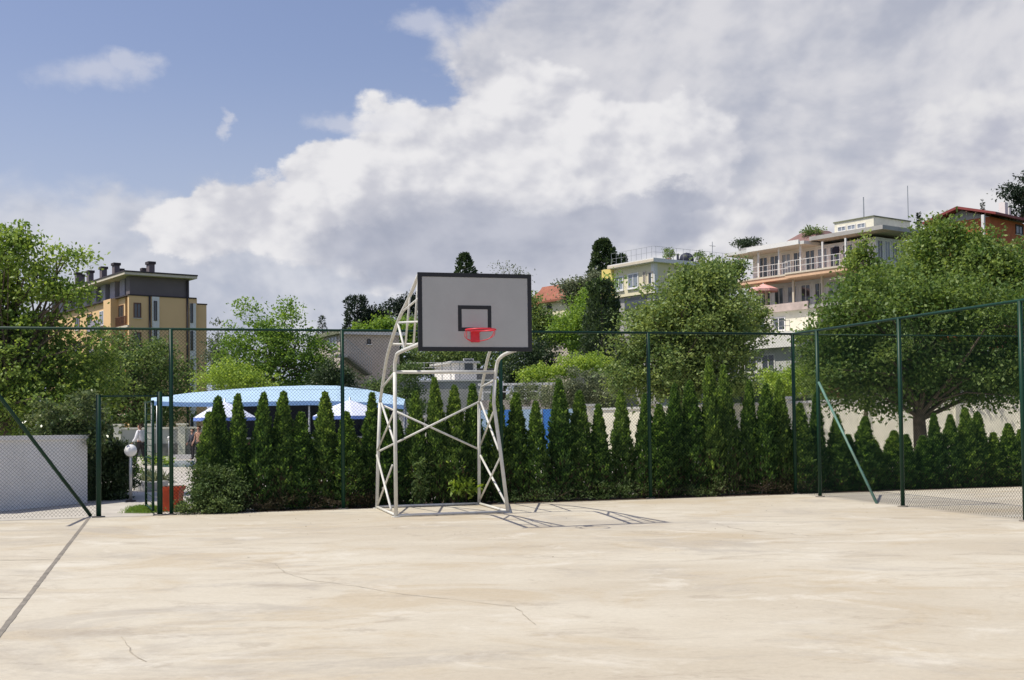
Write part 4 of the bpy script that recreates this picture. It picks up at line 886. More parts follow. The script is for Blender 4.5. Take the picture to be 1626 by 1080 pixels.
for k in range(9): p = cv.pt(la*k/8, -.25, zt+.18); mb.tube([p, p+Vector((0, 0, .95))], .013, 5)
for z in (.5, .95): mb.tube([cv.pt(la, -.25, zt+.18+z), cv.pt(-.2, -.25, zt+.18+z), cv.pt(-.2, lb, zt+.18+z)], .012, 5)
mb.build('roof_railing', 'metal', cv.root)
for px, h, cross in ((1069, 395, 0), (1131, 384, 1)):
    u, zz = cv.onB(px, h, 1.5); mb = MB(); mb.tube([cv.pt(1.5, u, zt+.18), cv.pt(1.5, u, zz)], .03, 6)
    if cross: mb.tube([cv.pt(1.5, u-.35, zz-.35), cv.pt(1.5, u+.35, zz-.35)], .025, 5)
    mb.build('antenna', 'metal', cv.root)
# roof-terrace items: folded dark parasol canopy, plants
u, zz = cv.onB(1090, 397.5, 1.8); c0 = cv.pt(1.8, u, zt+.18)
t = thing('roof_shelter', 'dark domed canopy on the roof terrace of the cream villa', 'canopy', c0)
mb = MB(); mb.lathe([(.55, .0), (.60, .55), (.50, .85), (.28, 1.02), (.01, 1.08)], tuple(c0), 14); mb.build('cover', 'dark_navy', t, True)
mb = MB(); mb.tube([c0, c0+Vector((0, 0, 1.1))], .03, 6); mb.build('pole', 'metal', t)
c1 = cv.pt(1.4, cv.onB(1082, 405, 1.4)[0], zt+.18); t = thing('lounge_chair', 'low dark lounge chair left of the domed canopy on the villa roof', 'chair', c1)
mb = MB(); mb.box(c1.x-.35, c1.x+.35, c1.y-.3, c1.y+.3, c1.z+.25, c1.z+.38); mb.build('seat', 'dark_navy', t); mb = MB(); mb.box(c1.x-.35, c1.x-.25, c1.y-.3, c1.y+.3, c1.z+.38, c1.z+.85); mb.build('backrest', 'dark_navy', t)
for sx in (-.3, .3):
    for sy in (-.25, .25): mb = MB(); mb.box(c1.x+sx-.03, c1.x+sx+.03, c1.y+sy-.03, c1.y+sy+.03, c1.z, c1.z+.25); mb.build('leg', 'metal', t)
for px, w, lab in ((1062, 8, 'leafy potted shrubs on the cream villa roof, left of the domed canopy'), (1110, 7, 'leafy potted shrub on the cream villa roof, right of the domed canopy')):
    u, _ = cv.onB(px, 405, 1.2); c0 = cv.pt(1.2, u, zt+.18)
    t = tree('potted_shrub', lab, 'plant', tuple(c0), [lobe_m(c0.x, c0.y, c0.z+.75, .45, .4, .35)], 'leaf_shrub', 500, (.16, .08), spread=.12, trunk_r=.03, limbs=8, bark='twig')
    mb = MB(); mb.lathe([(.16, 0), (.22, .35), (.2, .35)], tuple(c0), 10); mb.build('pot', 'terracotta', t)
# terraced villa ----------------------------------------------------------------------------------
tv = Bld('terraced_villa', 'large peach and white terraced villa with long balconies and a boxy penthouse', 'villa', 1393, 96, (-.592, .806), (.93, .37), terrain(29, 96)-6)
A = lambda x, y, b=0.0: tv.onA(x, y, b)
zp = A(1393, 343)[1]; zr = A(1393, 368)[1]; zf = A(1340, 425, -1.2)[1]; ap = A(1325, 360)[0]; al = A(1190, 430)[0]; bl = tv.onB(1446, 400)[0]
al2 = A(1162, 430, -1.0)[0]
tv.part('penthouse', 'cream_wall', (0, ap, 0, bl, zr+.35, zp)); q = tv.part('penthouse_cap', 'roof_moss', (-.08, ap+.08, -.08, bl+.08, zp, zp+.1))
tv.part('roof_slab', 'concrete_grey', (-1.5, ap+2.0, -.9, bl+1.2, zr, zr+.34))
for k in range(3): tv.win_m('A', .8+k*(ap-1)/3, .8+(k+.85)*(ap-1)/3, zr+.5, zr+.95, 0, 'white_trim', 'glass_pale', 1, .07, sill=False)
tv.part('eaves', 'light_grey', (ap+2.01, al2+.4, -1.6, 3, zr-.30, zr-.02)); tv.part('eaves_edge', 'white_trim', (ap+2.5, al2-2.5, -1.75, -1.601, zr-.28, zr+.12))
mb = MB(); a0, a1 = A(1300, 380)[0], A(1240, 385)[0]
mb.hexa([tv.pt(a0, -.6, zr), tv.pt(a1, -.6, zr), tv.pt(a1, 5, zr), tv.pt(a0, 5, zr)], [tv.pt(a0+1.2, 1.2, zr+1.3), tv.pt(a1-1.6, 1.2, zr+1.3), tv.pt(a1-1.6, 3, zr+1.3), tv.pt(a0+1.2, 3, zr+1.3)]); mb.build('hip_roof', 'roof_brown', tv.root)
tv.part('upper_wall', 'white_trim', (.2, al, .5, bl, zf+.02, zr-.31)); tv.part('upper_wall_end', 'concrete_grey', (al+.002, al2-1, 1.5, bl, zf+.02, zr-.31))
# glazing bands of the upper floor
n = 9
for k in range(n):
    u0 = 1.0+(al-1.6)*k/n; tv.win_m('A', u0+.12, u0+(al-1.6)/n-.12, zf+.25, zr-.55, .5, 'white_trim', 'glass' if k % 3 else 'glass_pale', 1, .09, sill=False)
for k in range(4):
    u0 = .6+(bl-1)*k/4; tv.win_m('B', u0, u0+(bl-1)/4-.2, zf+.5, zr-.5, .2, 'white_trim', 'glass_pale' if k % 2 else 'glass', 1, .1)
tv.part('balcony_slab', 'peach', (1.0, al*.55, -2.3, .49, zf-.42, zf), (al*.55, al2+.5, -1.7, .49, zf-.40, zf+.003))
tv.part('slab_edge', 'pale_trim', (1.0, al*.55, -2.37, -2.30, zf-.10, zf+.05), (al*.55, al2+.5, -1.77, -1.70, zf-.10, zf+.05))
def rail(z, b, a0, a1, h=1.0, step=.55, m='white_trim'):
    mb = MB(); n = int((a1-a0)/step)
    for k in range(n+1): p = tv.pt(a0+(a1-a0)*k/n, b, z); mb.tube([p, p+Vector((0, 0, h))], .022, 5)
    for q in (.5*h, h): mb.tube([tv.pt(a0, b, z+q), tv.pt(a1, b, z+q)], .025, 5)
    return mb.build('railing', m, tv.root)
rail(zf+.05, -2.3, 1.2, al*.55); rail(zf+.05, -1.7, al*.55+.2, al2+.3)
for k in range(6):
    u = 2+(al2-3)*k/5; tv.part('column', 'white_trim', (u-.07, u+.07, -1.2, -1.06, zf+.01, zr-.31))
# middle floor
z2 = A(1230, 492, -1.5)[1]
tv.part('middle_wall', 'white_trim', (.6, al, .8, bl, z2+.01, zf-.33)); tv.part('middle_wall_end', 'brown_wood', (al+.01, al2, 2.2, bl, z2+.01, zf-.31))
for k in range(7):
    u0 = 2.5+(al-3)*k/7; tv.win_m('A', u0+.2, u0+(al-3)/7-.2, z2+.1, zf-.7, .8, 'white_trim', ('glass', 'glass_pale', 'glass')[k % 3], 1, .1, sill=False)
for k in range(5):
    u = 1.5+(al2-2.5)*k/4; tv.part('column', 'pale_trim', (u-.09, u+.09, -1.1, -.92, z2+.01, zf-.33))
tv.part('terrace_slab', 'concrete_grey', (1.5, al2, -2.6, .79, z2-.3, z2)); tv.part('planter_wall', 'rose_wall', (al*.35, al*.98, -2.75, -2.601, z2-.35, z2+.32))
# lower terraces stepping down toward the wall
z3 = A(1230, 530, -4.5)[1]; z4 = A(1230, 575, -6)[1]
tv.part('lower_wall', 'cream_wall', (al*.3, al2-.5, -2.4, bl, z3, z2-.31)); tv.part('lower_terrace', 'white_wall', (al*.25, al2-1, -6.0, -2.41, z3-1.3, z3))
for k in range(3): tv.win_m('A', al*.55+k*2.3, al*.55+k*2.3+1.5, z3+.4, z2-.8, -2.4, 'white_trim', 'glass', 1, .1)
rail(z3+.005, -5.9, al*.3, al2-1.2, .9, .8, 'metal')
tv.part('ground_floor', 'light_grey', (al*.25, al2-1.2, -5.4, -2.42, tv.z0, z3-1.31)); tv.part('ground_floor_wing', 'brown_wood', (al*.02, al*.249, -4.4, -2.0, tv.z0, z3+.1))
for k in range(4): tv.win_m('A', al*.45+k*2.0, al*.45+k*2.0+1.5, z3-3.3, z3-1.75, -5.4, 'white_trim', 'glass', 1, .12)
for px, y0, y1, b_ in ((1371, 343, 313, 2.0), (1441, 348, 295, 3.5)):
    u, z1 = A(px, y1, b_) ; mb = MB(); mb.tube([tv.pt(u, b_, zp if u > 0 else zp), tv.pt(u, b_, z1)], .05 if px < 1400 else .035, 6); mb.build('antenna', 'metal', tv.root)
u, z1 = A(1311, 396, -1.0); c0 = tv.pt(u, .42, z1); mb = MB(); d = tv.b*-.25
mb.tube([c0, c0-tv.b*.12], [.34, .36], 14); mb.build('satellite_dish', 'dark_navy', tv.root)
u0, u1 = A(1205, 385, 0)[0], A(1170, 385, 0)[0]
tv.part('roof_bed', 'concrete_grey', (u0, u1, .2, 3, zr-.02, zr+.55))
for px, lab in ((1178, 'dark shrub at the left end of the terraced villa roof'), (1192, 'dark green shrub on the terraced villa roof, near its left end'), (1290, 'green shrub on the terraced villa roof, beside the brown hip roof')):
    u, zz = A(px, 378 if px < 1250 else 362, .8); c0 = tv.pt(u, .8, zr+.5); tree('roof_shrub', lab, 'plant', tuple(c0), [lobe_m(c0.x, c0.y, c0.z+.5, .8, .6, .4)], 'leaf_dark' if px < 1250 else 'leaf_mid', 700, (.22, .1), spread=.2, trunk_r=.03, limbs=8, bark='twig')
def parasol(name, label, c, R_, z_edge, z_top, m, m2, k=8, val=.22, group=None, pole='metal'):
    c = Vector(c); t = thing(name, label, 'parasol', c, group); mb = MB(); n0 = 0
    rim_ = [(c.x+math.cos(2*math.pi*i/k+.2)*R_, c.y+math.sin(2*math.pi*i/k+.2)*R_, c.z+z_edge) for i in range(k)]; mid = [(c.x+math.cos(2*math.pi*i/k+.2)*R_*.5, c.y+math.sin(2*math.pi*i/k+.2)*R_*.5, c.z+z_edge+(z_top-z_edge)*.58) for i in range(k)]
    for i in range(k): j = (i+1) % k; mb.quad(rim_[i], rim_[j], mid[j], mid[i]); mb.quad(mid[i], mid[j], (c.x, c.y, c.z+z_top))
    cn = mb.build('canopy', m, t); so_ = cn.modifiers.new('thick', 'SOLIDIFY'); so_.thickness = .012
    mb = MB()
    for i in range(k): j = (i+1) % k; a, b = rim_[i], rim_[j]; mb.quad((a[0], a[1], a[2]-val), (b[0], b[1], b[2]-val), (b[0], b[1], b[2]-.012), (a[0], a[1], a[2]-.012))
    v = mb.build('valance', m2, t); so_ = v.modifiers.new('thick', 'SOLIDIFY'); so_.thickness = .01
    mb = MB(); mb.tube([c, c+Vector((0, 0, z_top+.1))], .028, 8); mb.build('pole', pole, t, True)
    mb = MB(); mb.lathe([(.26, 0), (.26, .06), (.05, .1)], tuple(c), 14); mb.build('base', 'concrete_grey', t)
    return t
u, zz = A(1212, 458, -1.9); c0 = tv.pt(u, -1.9, z2); parasol('parasol', 'open pink parasol on the middle terrace of the terraced villa', c0, 1.35, zz-z2-.1, zz-z2+.4, 'parasol_pink', 'parasol_pink')
u, zz = A(1224, 506, -5.2); c0 = tv.pt(u, -5.2, z3); t = thing('folded_parasol', 'folded pale parasol on the lower terrace of the terraced villa', 'parasol', c0)
mb = MB(); h = zz-z3; mb.lathe([(.55, .25), (.38, h*.45), (.16, h*.8), (.05, h)], tuple(c0), 12); mb.build('canopy', 'parasol_grey', t, False); mb = MB(); mb.tube([c0, c0+Vector((0, 0, h+.1))], .03, 6); mb.build('pole', 'metal', t)
# red-roofed house at the top right --------------------------------------------------------------
rr_ = Bld('red_roof_house', 'orange brick house under a dark red roof at the top of the slope', 'house', 1578, 104, (-.66, .75), (.80, .60), terrain(43, 104)-3)
ze = rr_.onB(1585, 345)[1]; la = rr_.onA(1512, 345)[0]; lbb = 11.0; am = rr_.onA(1519, 328, -.9)[0]; zr_ = rr_.onA(1519, 328, -.9)[1]; la = am/.52; RISE = zr_-ze-.2
rr_.part('wall', 'brick_orange', (0, la, 0, lbb, rr_.z0, ze-.1))
mb = MB()
for a0, a1 in ((-1.0, am), (la+1.0, am)):
    mb.hexa([rr_.pt(a0, -.9, ze-.12), rr_.pt(a0, lbb+.9, ze-.12), rr_.pt(a1, lbb+.9, ze+RISE), rr_.pt(a1, -.9, ze+RISE)], [rr_.pt(a0, -.9, ze+.1), rr_.pt(a0, lbb+.9, ze+.1), rr_.pt(a1, lbb+.9, ze+RISE+.23), rr_.pt(a1, -.9, ze+RISE+.23)])
rf = mb.build('roof', 'roof_red', rr_.root)
mb = MB(); mb.quad(rr_.pt(0, -.003, ze-.12), rr_.pt(la, -.003, ze-.12), rr_.pt(am, -.003, ze+RISE-.05)); mb.build('gable', 'concrete_grey', rr_.root)
mb = MB()
for f_ in (.25, .5, .75): mb.tube([rr_.pt(-.9+(am+.9)*f_, -.85, ze+RISE*f_-.15), rr_.pt(-.9+(am+.9)*f_, .2, ze+RISE*f_-.15)], .07, 5)
mb.build('rafter', 'brown_wood', rr_.root)
for px, y1, w in ((1593, 322, .3), (1601, 330, .16)):
    b_, z1 = rr_.onB(px, y1, 1.4); q = rr_.part('chimney', 'white_trim', (1.4-w, 1.4+w, b_-w, b_+w, ze+.3, z1)); q.parent = rf
rr_.window('B', 1612, 356, 1624, 374, 0, 'dark_trim', 'glass', 1, .12)
b_, z1 = rr_.onB(1564, 350, -.3); rr_.part('corner_post', 'white_trim', (-.25, 0, b_-.1, b_+.15, rr_.z0+2, ze-.13))

# ------------------------------------------------------------------ walls
def wall_run(name, label, pts, hs, m, cap, pillar=None, base=None, thick=.22, pier_step=None):
    """a garden wall along ground points, with cap, optional pillars and stone base"""
    t = thing(name, label, 'wall', (pts[0][0], pts[0][1], 0)); mb = MB(); cb = MB(); bb_ = MB()
    for (p, q, h0, h1) in zip(pts[:-1], pts[1:], hs[:-1], hs[1:]):
        p = Vector((p[0], p[1], 0)); q = Vector((q[0], q[1], 0)); d = (q-p).normalized(); nn = Vector((d.y, -d.x, 0))*thick/2
        zb0 = base if base else -.1
        def hx(m_, w, a0, a1, b0, b1):
            n2 = nn*w; m_.hexa([p+n2+Vector((0, 0, a0)), q+n2+Vector((0, 0, b0)), q-n2+Vector((0, 0, b0)), p-n2+Vector((0, 0, a0))], [p+n2+Vector((0, 0, a1)), q+n2+Vector((0, 0, b1)), q-n2+Vector((0, 0, b1)), p-n2+Vector((0, 0, a1))])
        hx(mb, 1, zb0, h0, zb0, h1); hx(cb, 1.45, h0, h0+.09, h1, h1+.09)
        if base: hx(bb_, 1.3, -.1, base, -.1, base)
        if pillar:
            n = max(1, int(round((q-p).length/pillar)))
            for k in range(n+(1 if (q.x, q.y) == (pts[-1][0], pts[-1][1]) else 0)):
                c_ = p.lerp(q, k/n); h = h0+(h1-h0)*k/n; w = thick*.85
                pm = MB(); pm.box(c_.x-w, c_.x+w, c_.y-w, c_.y+w, -.1, h+.18); o = pm.build('pillar', m if m != 'grey_panel' else 'cream_wall', t)
                pm = MB(); pm.box(c_.x-w*1.35, c_.x+w*1.35, c_.y-w*1.35, c_.y+w*1.35, h+.183, h+.28); o2 = pm.build('pillar_cap', cap, t); o2.parent = o
    mb.build('panel', m, t); cb.build('coping', cap, t)
    if base: bb_.build('base', 'stone_base', t)
    return t
w0, w1 = G(-60, 817), G(133, 797.5)
wall_run('garden_wall', 'plain white rendered garden wall in shade, left of the gate', [w0, w1], [1.40, 1.37], 'white_wall', 'white_wall', thick=.2)
pL = P(170, 700, 60); pM = P(640, 700, 61)
wall_run('pool_wall', 'pale panelled wall with pillars behind the pool terrace', [(P(188, 700, 60).x, 60), (P(640, 700, 61).x, 61)], [1.38, 1.38], 'grey_panel', 'cream_wall', pillar=1.72, base=.62)
wall_run('boundary_wall', 'sunlit cream boundary wall with capped pillars showing between the thuja tips', [(P(642, 700, 50).x, 50), (P(940, 700, 49).x, 49), (P(1250, 700, 44.5).x, 44.5), (P(1680, 700, 39).x, 39)], [1.75, 1.98, 2.12, 2.25], 'cream_wall', 'light_grey', pillar=3.0)
# blue hoarding in front of the boundary wall
hd = thing('hoarding', 'bright blue panel hoarding showing between the thujas right of the stand', 'hoarding', (P(760, 700, 46).x, 46, 0))
xs_ = [P(x, 700, 46).x for x in (752, 788, 826, 862, 897, 912)]; zt = P(850, 650, 46).z
for k in range(5):
    mb = MB(); mb.box(xs_[k]+.02, xs_[k+1]-.02, 46+.02*(k % 2), 46.06+.02*(k % 2), .15, zt); mb.build('panel', 'hoarding_blue' if k % 2 else 'awning_blue', hd)
mb = MB()
for x in xs_: mb.box(x-.04, x+.04, 46.09, 46.17, -.05, zt+.03)
mb.build('frame', 'metal', hd)
# ------------------------------------------------------------------ blue awning, parasols, people, lamp, pot
aw = thing('awning', 'wide light blue fabric awning with a shallow ridge over the pool bar', 'awning', (P(440, 700, 45).x, 45, 0))
top_px = [(240, 632), (300, 624), (370, 618), (430, 614), (490, 612), (535, 612.5), (585, 619), (620, 627), (643, 634)]; bot_px = [(240, 637), (300, 639), (370, 639), (430, 637.5), (490, 636.5), (535, 637), (585, 639), (620, 641.5), (641, 643)]
mb = MB(); n = len(top_px); Yf, Yr, Yb = 42.5, 45.5, 48.5
fr = [P(x, y, Yf) for x, y in bot_px]; rd = [P(x, y, Yr) for x, y in top_px]; bk = [Vector((p.x*1.12, Yb, p.z)) for p in fr]
for i in range(n-1): mb.quad(fr[i], fr[i+1], rd[i+1], rd[i]); mb.quad(rd[i], rd[i+1], bk[i+1], bk[i])
o = mb.build('canopy', 'awning_blue', aw); q = o.modifiers.new('thick', 'SOLIDIFY'); q.thickness = .02
mb = MB()
for i in range(n-1): mb.quad(fr[i]-Vector((0, 0, .16)), fr[i+1]-Vector((0, 0, .16)), fr[i+1]-Vector((0, 0, .02)), fr[i]-Vector((0, 0, .02)))
o = mb.build('valance', 'awning_blue_shaded', aw); q = o.modifiers.new('thick', 'SOLIDIFY'); q.thickness = .012
for i in (0, 2, 4, 6, 8):
    mb = MB(); p = fr[i]+Vector((0, .1, -.05)); mb.tube([(p.x, p.y, 0), p], .04, 8); mb.build('post', 'metal', aw, True)
    mb = MB(); p = bk[i]+Vector((0, -.1, -.05)); mb.tube([(p.x, p.y, 0), p], .04, 8); mb.build('post', 'metal', aw, True)
x0, x1 = P(345, 700, 48).x, P(632, 700, 48).x
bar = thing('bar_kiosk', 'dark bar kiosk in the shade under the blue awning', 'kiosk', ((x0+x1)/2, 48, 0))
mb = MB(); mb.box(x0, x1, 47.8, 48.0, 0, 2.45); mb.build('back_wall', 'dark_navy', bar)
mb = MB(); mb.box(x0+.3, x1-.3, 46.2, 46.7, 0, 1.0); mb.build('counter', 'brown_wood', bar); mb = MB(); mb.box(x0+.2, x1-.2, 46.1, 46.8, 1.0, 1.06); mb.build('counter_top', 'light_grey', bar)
c0 = P(357, 700, 40.5); parasol('parasol', 'white and blue parasol left of centre under the awning edge', (c0.x, 40.5, 0), 1.06, 1.86, 2.42, 'parasol_white', 'parasol_blue', val=.12, group='white and blue parasols under the awning')
c0 = P(556, 700, 40.5); parasol('parasol', 'white and blue parasol behind the thujas nearest the basketball stand', (c0.x, 40.5, 0), 1.28, 1.86, 2.42, 'parasol_white', 'parasol_blue', val=.12, group='white and blue parasols under the awning')
def globe_lamp(px, py_base, h, d, label):
    g = G(px, py_base, 0); t = thing('globe_lamp', label, 'lamp', g)
    mb = MB(); mb.tube([g, g+Vector((0, 0, h-d*.45))], .035, 8); mb.build('pole', 'metal', t, True)
    mb = MB(); mb.lathe([(.09, h-d*.55), (.10, h-d*.45), (.06, h-d*.42)], tuple(g), 12); mb.build('collar', 'dark_trim', t)
    mb = MB(); mb.lathe([(max(.001, math.sin(a)*d/2), h-d/2-math.cos(a)*d/2) for a in [math.pi*k/12 for k in range(13)]], tuple(g), 18); mb.build('globe', 'globe', t, True)
    mb = MB(); mb.lathe([(.12, 0), (.11, .02), (.04, .03)], tuple(g), 12); mb.build('base', 'dark_trim', t)
globe_lamp(207.5, 796, 1.24, .27, 'white globe garden lamp on a short pole beside the dark round bush')
globe_lamp(268.5, 728, 1.05, .17, 'smaller white globe lamp farther off, seen through the fence beside the pool')
g = G(273.5, 811, 0); t = thing('plant_pot', 'orange red square tapered plant pot behind the fence post', 'pot', g)
mb = MB(); a0, a1, h = .15, .185, .46
def sq(w, z): return [(g.x-w, g.y-w, z), (g.x+w, g.y-w, z), (g.x+w, g.y+w, z), (g.x-w, g.y+w, z)]
mb.hexa(sq(a0, 0), sq(a1, h)); mb.build('body', 'pot_orange', t); mb = MB(); mb.hexa(sq(a1+.02, h-.06), sq(a1+.025, h+.01)); mb.build('rim', 'pot_orange', t)
mb = MB(); mb.hexa(sq(a1-.02, h+.011), sq(a1-.02, h+.02)); mb.build('soil', 'soil', t)
x, y = g.x, g.y
# grass patch by the gate, planting by the pool
gp_ = [G(*p, -.004) for p in ((197, 814.5), (236, 815), (262, 812), (255, 806), (230, 803.5), (205, 806.5))]
mb = MB(); mb.quad(*[(p.x, p.y, -.004) for p in gp_]); gr = mb.build('grass', 'grass'); tag(gr, kind='stuff', label='small patch of mown grass by the gate', cat='grass')
cx = np.mean([p.x for p in gp_]); cy = np.mean([p.y for p in gp_]); n = 5200
w_ = RNG.dirichlet(np.ones(6), n)*1.0; pp = w_@np.array([[p.x, p.y] for p in gp_]); pp = pp+(pp-np.array([cx, cy]))*.5
bl_ = soup('grass_blades', leaves(np.column_stack([pp, np.full(n, -.004)]), .05, .008, 3.0), 4, 'leaf_bright'); tag(bl_, kind='stuff', label='grass blades of the small lawn patch by the gate', cat='grass')
sheet('pool_water', [G(258, 741.5)[:], G(330, 741.5)[:], P(330, 729, 52)[:], P(258, 729, 52)[:]], 'water', -.002)
q = thing('pool_kerb', 'terracotta edging step on the far side of the pool', 'kerb', (P(295, 728, 54).x, 54, 0)); mb = MB(); mb.box(P(278, 700, 54).x, P(330, 700, 54).x, 53.6, 54.4, -.01, .18); mb.build('step', 'terracotta', q); mb = MB(); mb.box(P(278, 700, 54).x, P(330, 700, 54).x, 53.5, 53.6, -.01, .22); mb.build('nosing', 'light_grey', q)
bush('flower_bed', 'small yellow green flower bed by the pool, beside the man in the white shirt', 243, 46.5, [(238, 730, 9, 7), (252, 733, 10, 6), (262, 732, 8, 6)], 'leaf_bright', 900, (.08, .05), .1, zb=0)
bush('agave', 'grey green spiky plant beside the path behind the gate', 248, 33, [(243, 768, 16, 9), (258, 772, 10, 8)], 'leaf_grey', 500, (.30, .035), .06, zb=0, cat='plant', up=.8)
kb = thing('planter_kerb', 'low curved grey kerb beside the path behind the gate', 'kerb', G(225, 778)); mb = MB(); 
pts = [G(208, 772), G(222, 778), G(240, 780), G(262, 777)]
for p0, p1 in zip(pts[:-1], pts[1:]):
    d = (p1-p0).normalized(); nn = Vector((d.y, -d.x, 0))*.09; mb.hexa([p0+nn, p1+nn, p1-nn, p0-nn], [p0+nn+Vector((0, 0, .22)), p1+nn+Vector((0, 0, .22)), p1-nn+Vector((0, 0, .22)), p0-nn+Vector((0, 0, .22))])
mb.build('kerb', 'concrete_grey', kb)

# ------------------------------------------------------------------ people: one skinned body each, clothes as fitted shells
def skin_mesh(name, joints, edges, m, parent, sub=2):
    me = bpy.data.meshes.new(name); names = list(joints); me.from_pydata([joints[n][0] for n in names], [(names.index(a), names.index(b)) for a, b in edges], [])
    me.materials.append(MAT[m]); o = bpy.data.objects.new(name, me); COL.objects.link(o); o.parent = parent
    md = o.modifiers.new('skin', 'SKIN'); md.use_smooth_shade = True
    for i, n in enumerate(names):
        r = joints[n][1]; me.skin_vertices[0].data[i].radius = r if isinstance(r, tuple) else (r, r)
    me.skin_vertices[0].data[0].use_root = True
    s = o.modifiers.new('sub', 'SUBSURF'); s.levels = sub; s.render_levels = sub; return o
def person(label, at, heading, H, shirt, trousers, pose, hair='hair_brown', short=False):
    """heading: direction faced (radians, 0 = +X); pose gives stride and arm swing"""
    t = thing('person', label, 'person', at); t.rotation_euler = (0, 0, heading); k = H/1.76
    st, a1, a2 = pose
    J = {}
    def j(n, x, y, z, r): J[n] = ((x*k, y*k, z*k), tuple(q*k for q in r) if isinstance(r, tuple) else r*k)
    j('pelvis', 0, 0, .95, (.13, .10)); j('waist', .0, 0, 1.10, (.125, .095)); j('chest', .01, 0, 1.30, (.15, .11)); j('neckb', 0, 0, 1.47, .062); j('neck', .015, 0, 1.53, .052)
    j('head', .035, 0, 1.63, (.078, .088)); j('crown', .03, 0, 1.71, (.068, .078)); j('nose', .128, 0, 1.62, .013); j('jaw', .075, 0, 1.575, .045)
    E = [('pelvis', 'waist'), ('waist', 'chest'), ('chest', 'neckb'), ('neckb', 'neck'), ('neck', 'head'), ('head', 'crown'), ('head', 'nose'), ('neck', 'jaw')]
    for s, sw, ar in (('l', 1, a1), ('r', -1, a2)):
        fx = st*sw*.5
        j('hip'+s, 0, .09*sw, .90, .085); j('knee'+s, fx*.55+.03, .095*sw, .50, .058); j('ank'+s, fx-.02, .095*sw, .085, .04); j('toe'+s, fx+.16, .10*sw, .03, .035)
        E += [('pelvis', 'hip'+s), ('hip'+s, 'knee'+s), ('knee'+s, 'ank'+s), ('ank'+s, 'toe'+s)]
        j('sh'+s, 0, .18*sw, 1.42, .058); ex, ez = math.sin(ar)*.27, math.cos(ar)*.28; j('el'+s, ex, .22*sw, 1.42-ez, .042); hx_, hz = ex+math.sin(ar+.45)*.24, 1.42-ez-math.cos(ar+.45)*.24; j('wr'+s, hx_, .22*sw, hz, .029)
        dx, dz = math.sin(ar+.5), -math.cos(ar+.5); j('palm'+s, hx_+dx*.06, .22*sw, hz+dz*.06, (.038, .02))
        E += [('chest', 'sh'+s), ('sh'+s, 'el'+s), ('el'+s, 'wr'+s), ('wr'+s, 'palm'+s)]
        for f, (off, ln) in enumerate(((-.026, .075), (-.009, .088), (.009, .082), (.025, .065))):
            nx, nz = -dz, dx
            j(f'f{f}a'+s, hx_+dx*.10+nx*off, .22*sw, hz+dz*.10+nz*off, .009); j(f'f{f}b'+s, hx_+dx*(.10+ln*.55)+nx*off*1.1, .22*sw-.004*sw, hz+dz*(.10+ln*.55)+nz*off*1.1, .0085); j(f'f{f}c'+s, hx_+dx*(.10+ln)+nx*off*1.1, .22*sw-.022*sw, hz+dz*(.10+ln)+nz*off*1.1, .007)
            E += [('palm'+s, f'f{f}a'+s), (f'f{f}a'+s, f'f{f}b'+s), (f'f{f}b'+s, f'f{f}c'+s)]
        nx, nz = -dz, dx
        j('th1'+s, hx_+dx*.05+nx*.038, .22*sw-.012*sw, hz+dz*.05+nz*.038, .011); j('th2'+s, hx_+dx*.09+nx*.055, .22*sw-.02*sw, hz+dz*.09+nz*.055, .009); E += [('wr'+s, 'th1'+s), ('th1'+s, 'th2'+s)]
    skin_mesh('body', J, E, 'skin', t)
    def sub(names, g, extra=()): return {n: (J[n][0], tuple((q+g*k) for q in (J[n][1] if isinstance(J[n][1], tuple) else (J[n][1],)*2))) for n in names}
    tn = ['pelvis', 'waist', 'chest', 'neckb', 'shl', 'shr', 'ell', 'elr'] + ([] if short else ['wrl', 'wrr'])
    te = [('pelvis', 'waist'), ('waist', 'chest'), ('chest', 'neckb'), ('chest', 'shl'), ('chest', 'shr'), ('shl', 'ell'), ('shr', 'elr')] + ([] if short else [('ell', 'wrl'), ('elr', 'wrr')])
    if shirt: skin_mesh('shirt', sub(tn, .028), te, shirt, t)
    ln = ['pelvis', 'hipl', 'hipr', 'kneel', 'kneer', 'ankl', 'ankr']; skin_mesh('trousers', sub(ln, .02), [('pelvis', 'hipl'), ('pelvis', 'hipr'), ('hipl', 'kneel'), ('hipr', 'kneer'), ('kneel', 'ankl'), ('kneer', 'ankr')], trousers, t)
    for s in 'lr': 
        q = {n: (J[n][0], tuple(x+.012*k for x in ((J[n][1],)*2 if not isinstance(J[n][1], tuple) else J[n][1]))) for n in ('ank'+s, 'toe'+s)}; skin_mesh('shoe', q, [('ank'+s, 'toe'+s)], 'shoe_black', t)
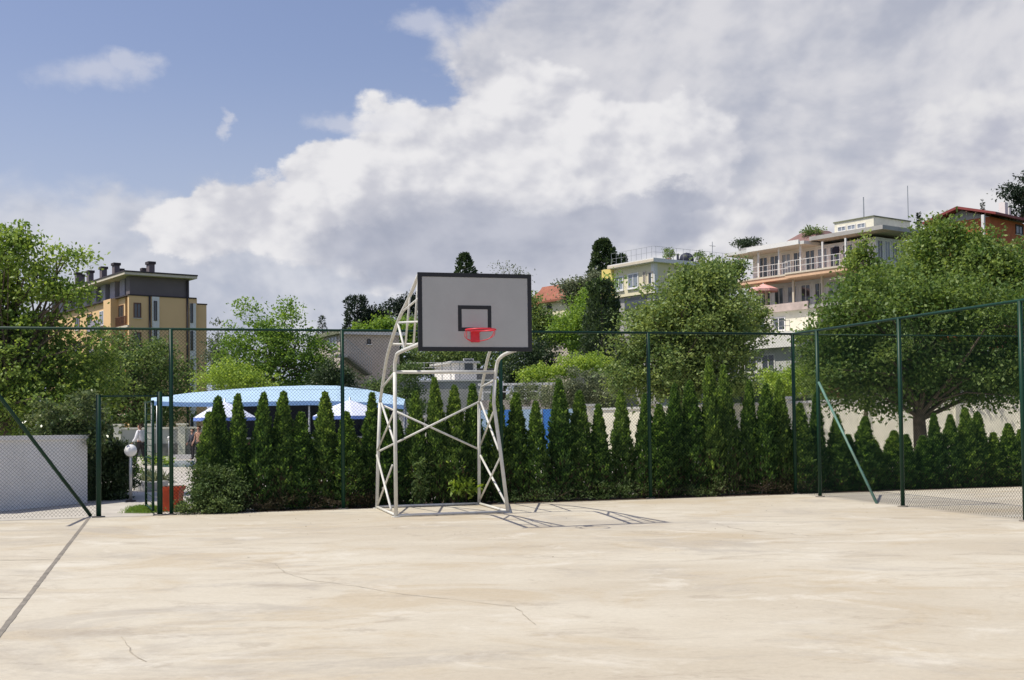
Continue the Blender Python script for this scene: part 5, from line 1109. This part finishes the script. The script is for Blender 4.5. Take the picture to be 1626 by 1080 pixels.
    hr = {'a': ((.005*k, 0, 1.66*k), (.082*k, .092*k)), 'b': ((.0, 0, 1.735*k), (.07*k, .078*k)), 'c': ((-.03*k, 0, 1.60*k), (.062*k, .07*k))}; skin_mesh('hair', hr, [('a', 'b'), ('a', 'c')], hair, t)
    mb = MB()
    for s in (-1, 1): mb.lathe([(.001, -.010*k), (.010*k, 0), (.001, .010*k)], (.112*k, .033*s*k, 1.645*k), 8)
    e = mb.build('eyes', 'dark_trim', t, loc=1)
    mb = MB(); mb.box(.112*k, .120*k, -.024*k, .024*k, 1.572*k, 1.581*k); mb.build('mouth', 'petal_red', t, loc=1)
    for s in (-1, 1): mb = MB(); mb.lathe([(.001, -.03*k), (.016*k, -.01*k), (.018*k, .012*k), (.001, .03*k)], (.03*k, .088*s*k, 1.63*k), 8); mb.build('ear', 'skin', t, loc=1)
    return t
person('man in a white shirt and dark trousers walking left beside the pool', G(223, 739.5), math.pi-.25, 1.68, 'shirt_white', 'trousers_dark', (.42, .25, -.2))
person('person in dark clothes standing at the far side of the pool by the awning', (P(306, 700, 53).x, 53, 0), -2.2, 1.42, 'shirt_dark', 'trousers_dark', (.1, .1, .15))
person('bare chested person standing half hidden between two thujas under the awning', (P(466.5, 700, 43).x, 43, 0), -1.2, 1.62, None, 'trousers_dark', (.05, .5, .3))
person('sunburnt person in dark shorts half hidden by the first thuja of the hedge', (P(316, 700, 50).x, 50, 0), -1.9, 1.55, None, 'trousers_dark', (.1, .2, .1))

# dry leaves and dust along the foot of the fence
n = 1500; uu = RNG.uniform(-6.4, 15, n); vv = -np.abs(RNG.normal(size=n))*.16+.05; far_ = RNG.random(n) < .10; vv[far_] = -RNG.uniform(0, 9, far_.sum())
pp = np.array([tuple(F(a, b, .007)) for a, b in zip(uu, vv)]); V = leaves(pp, .035, .018, 0, None, 2.0).reshape(-1, 4, 3); V[:, :, 2] = .006+np.abs(V[:, :, 2]-.007)*.25
tag(soup('leaf_litter', V.reshape(-1, 3), 4, 'leaf_thuja_brown'), kind='stuff', label='dry leaf litter along the foot of the fence and hedge', cat='litter')
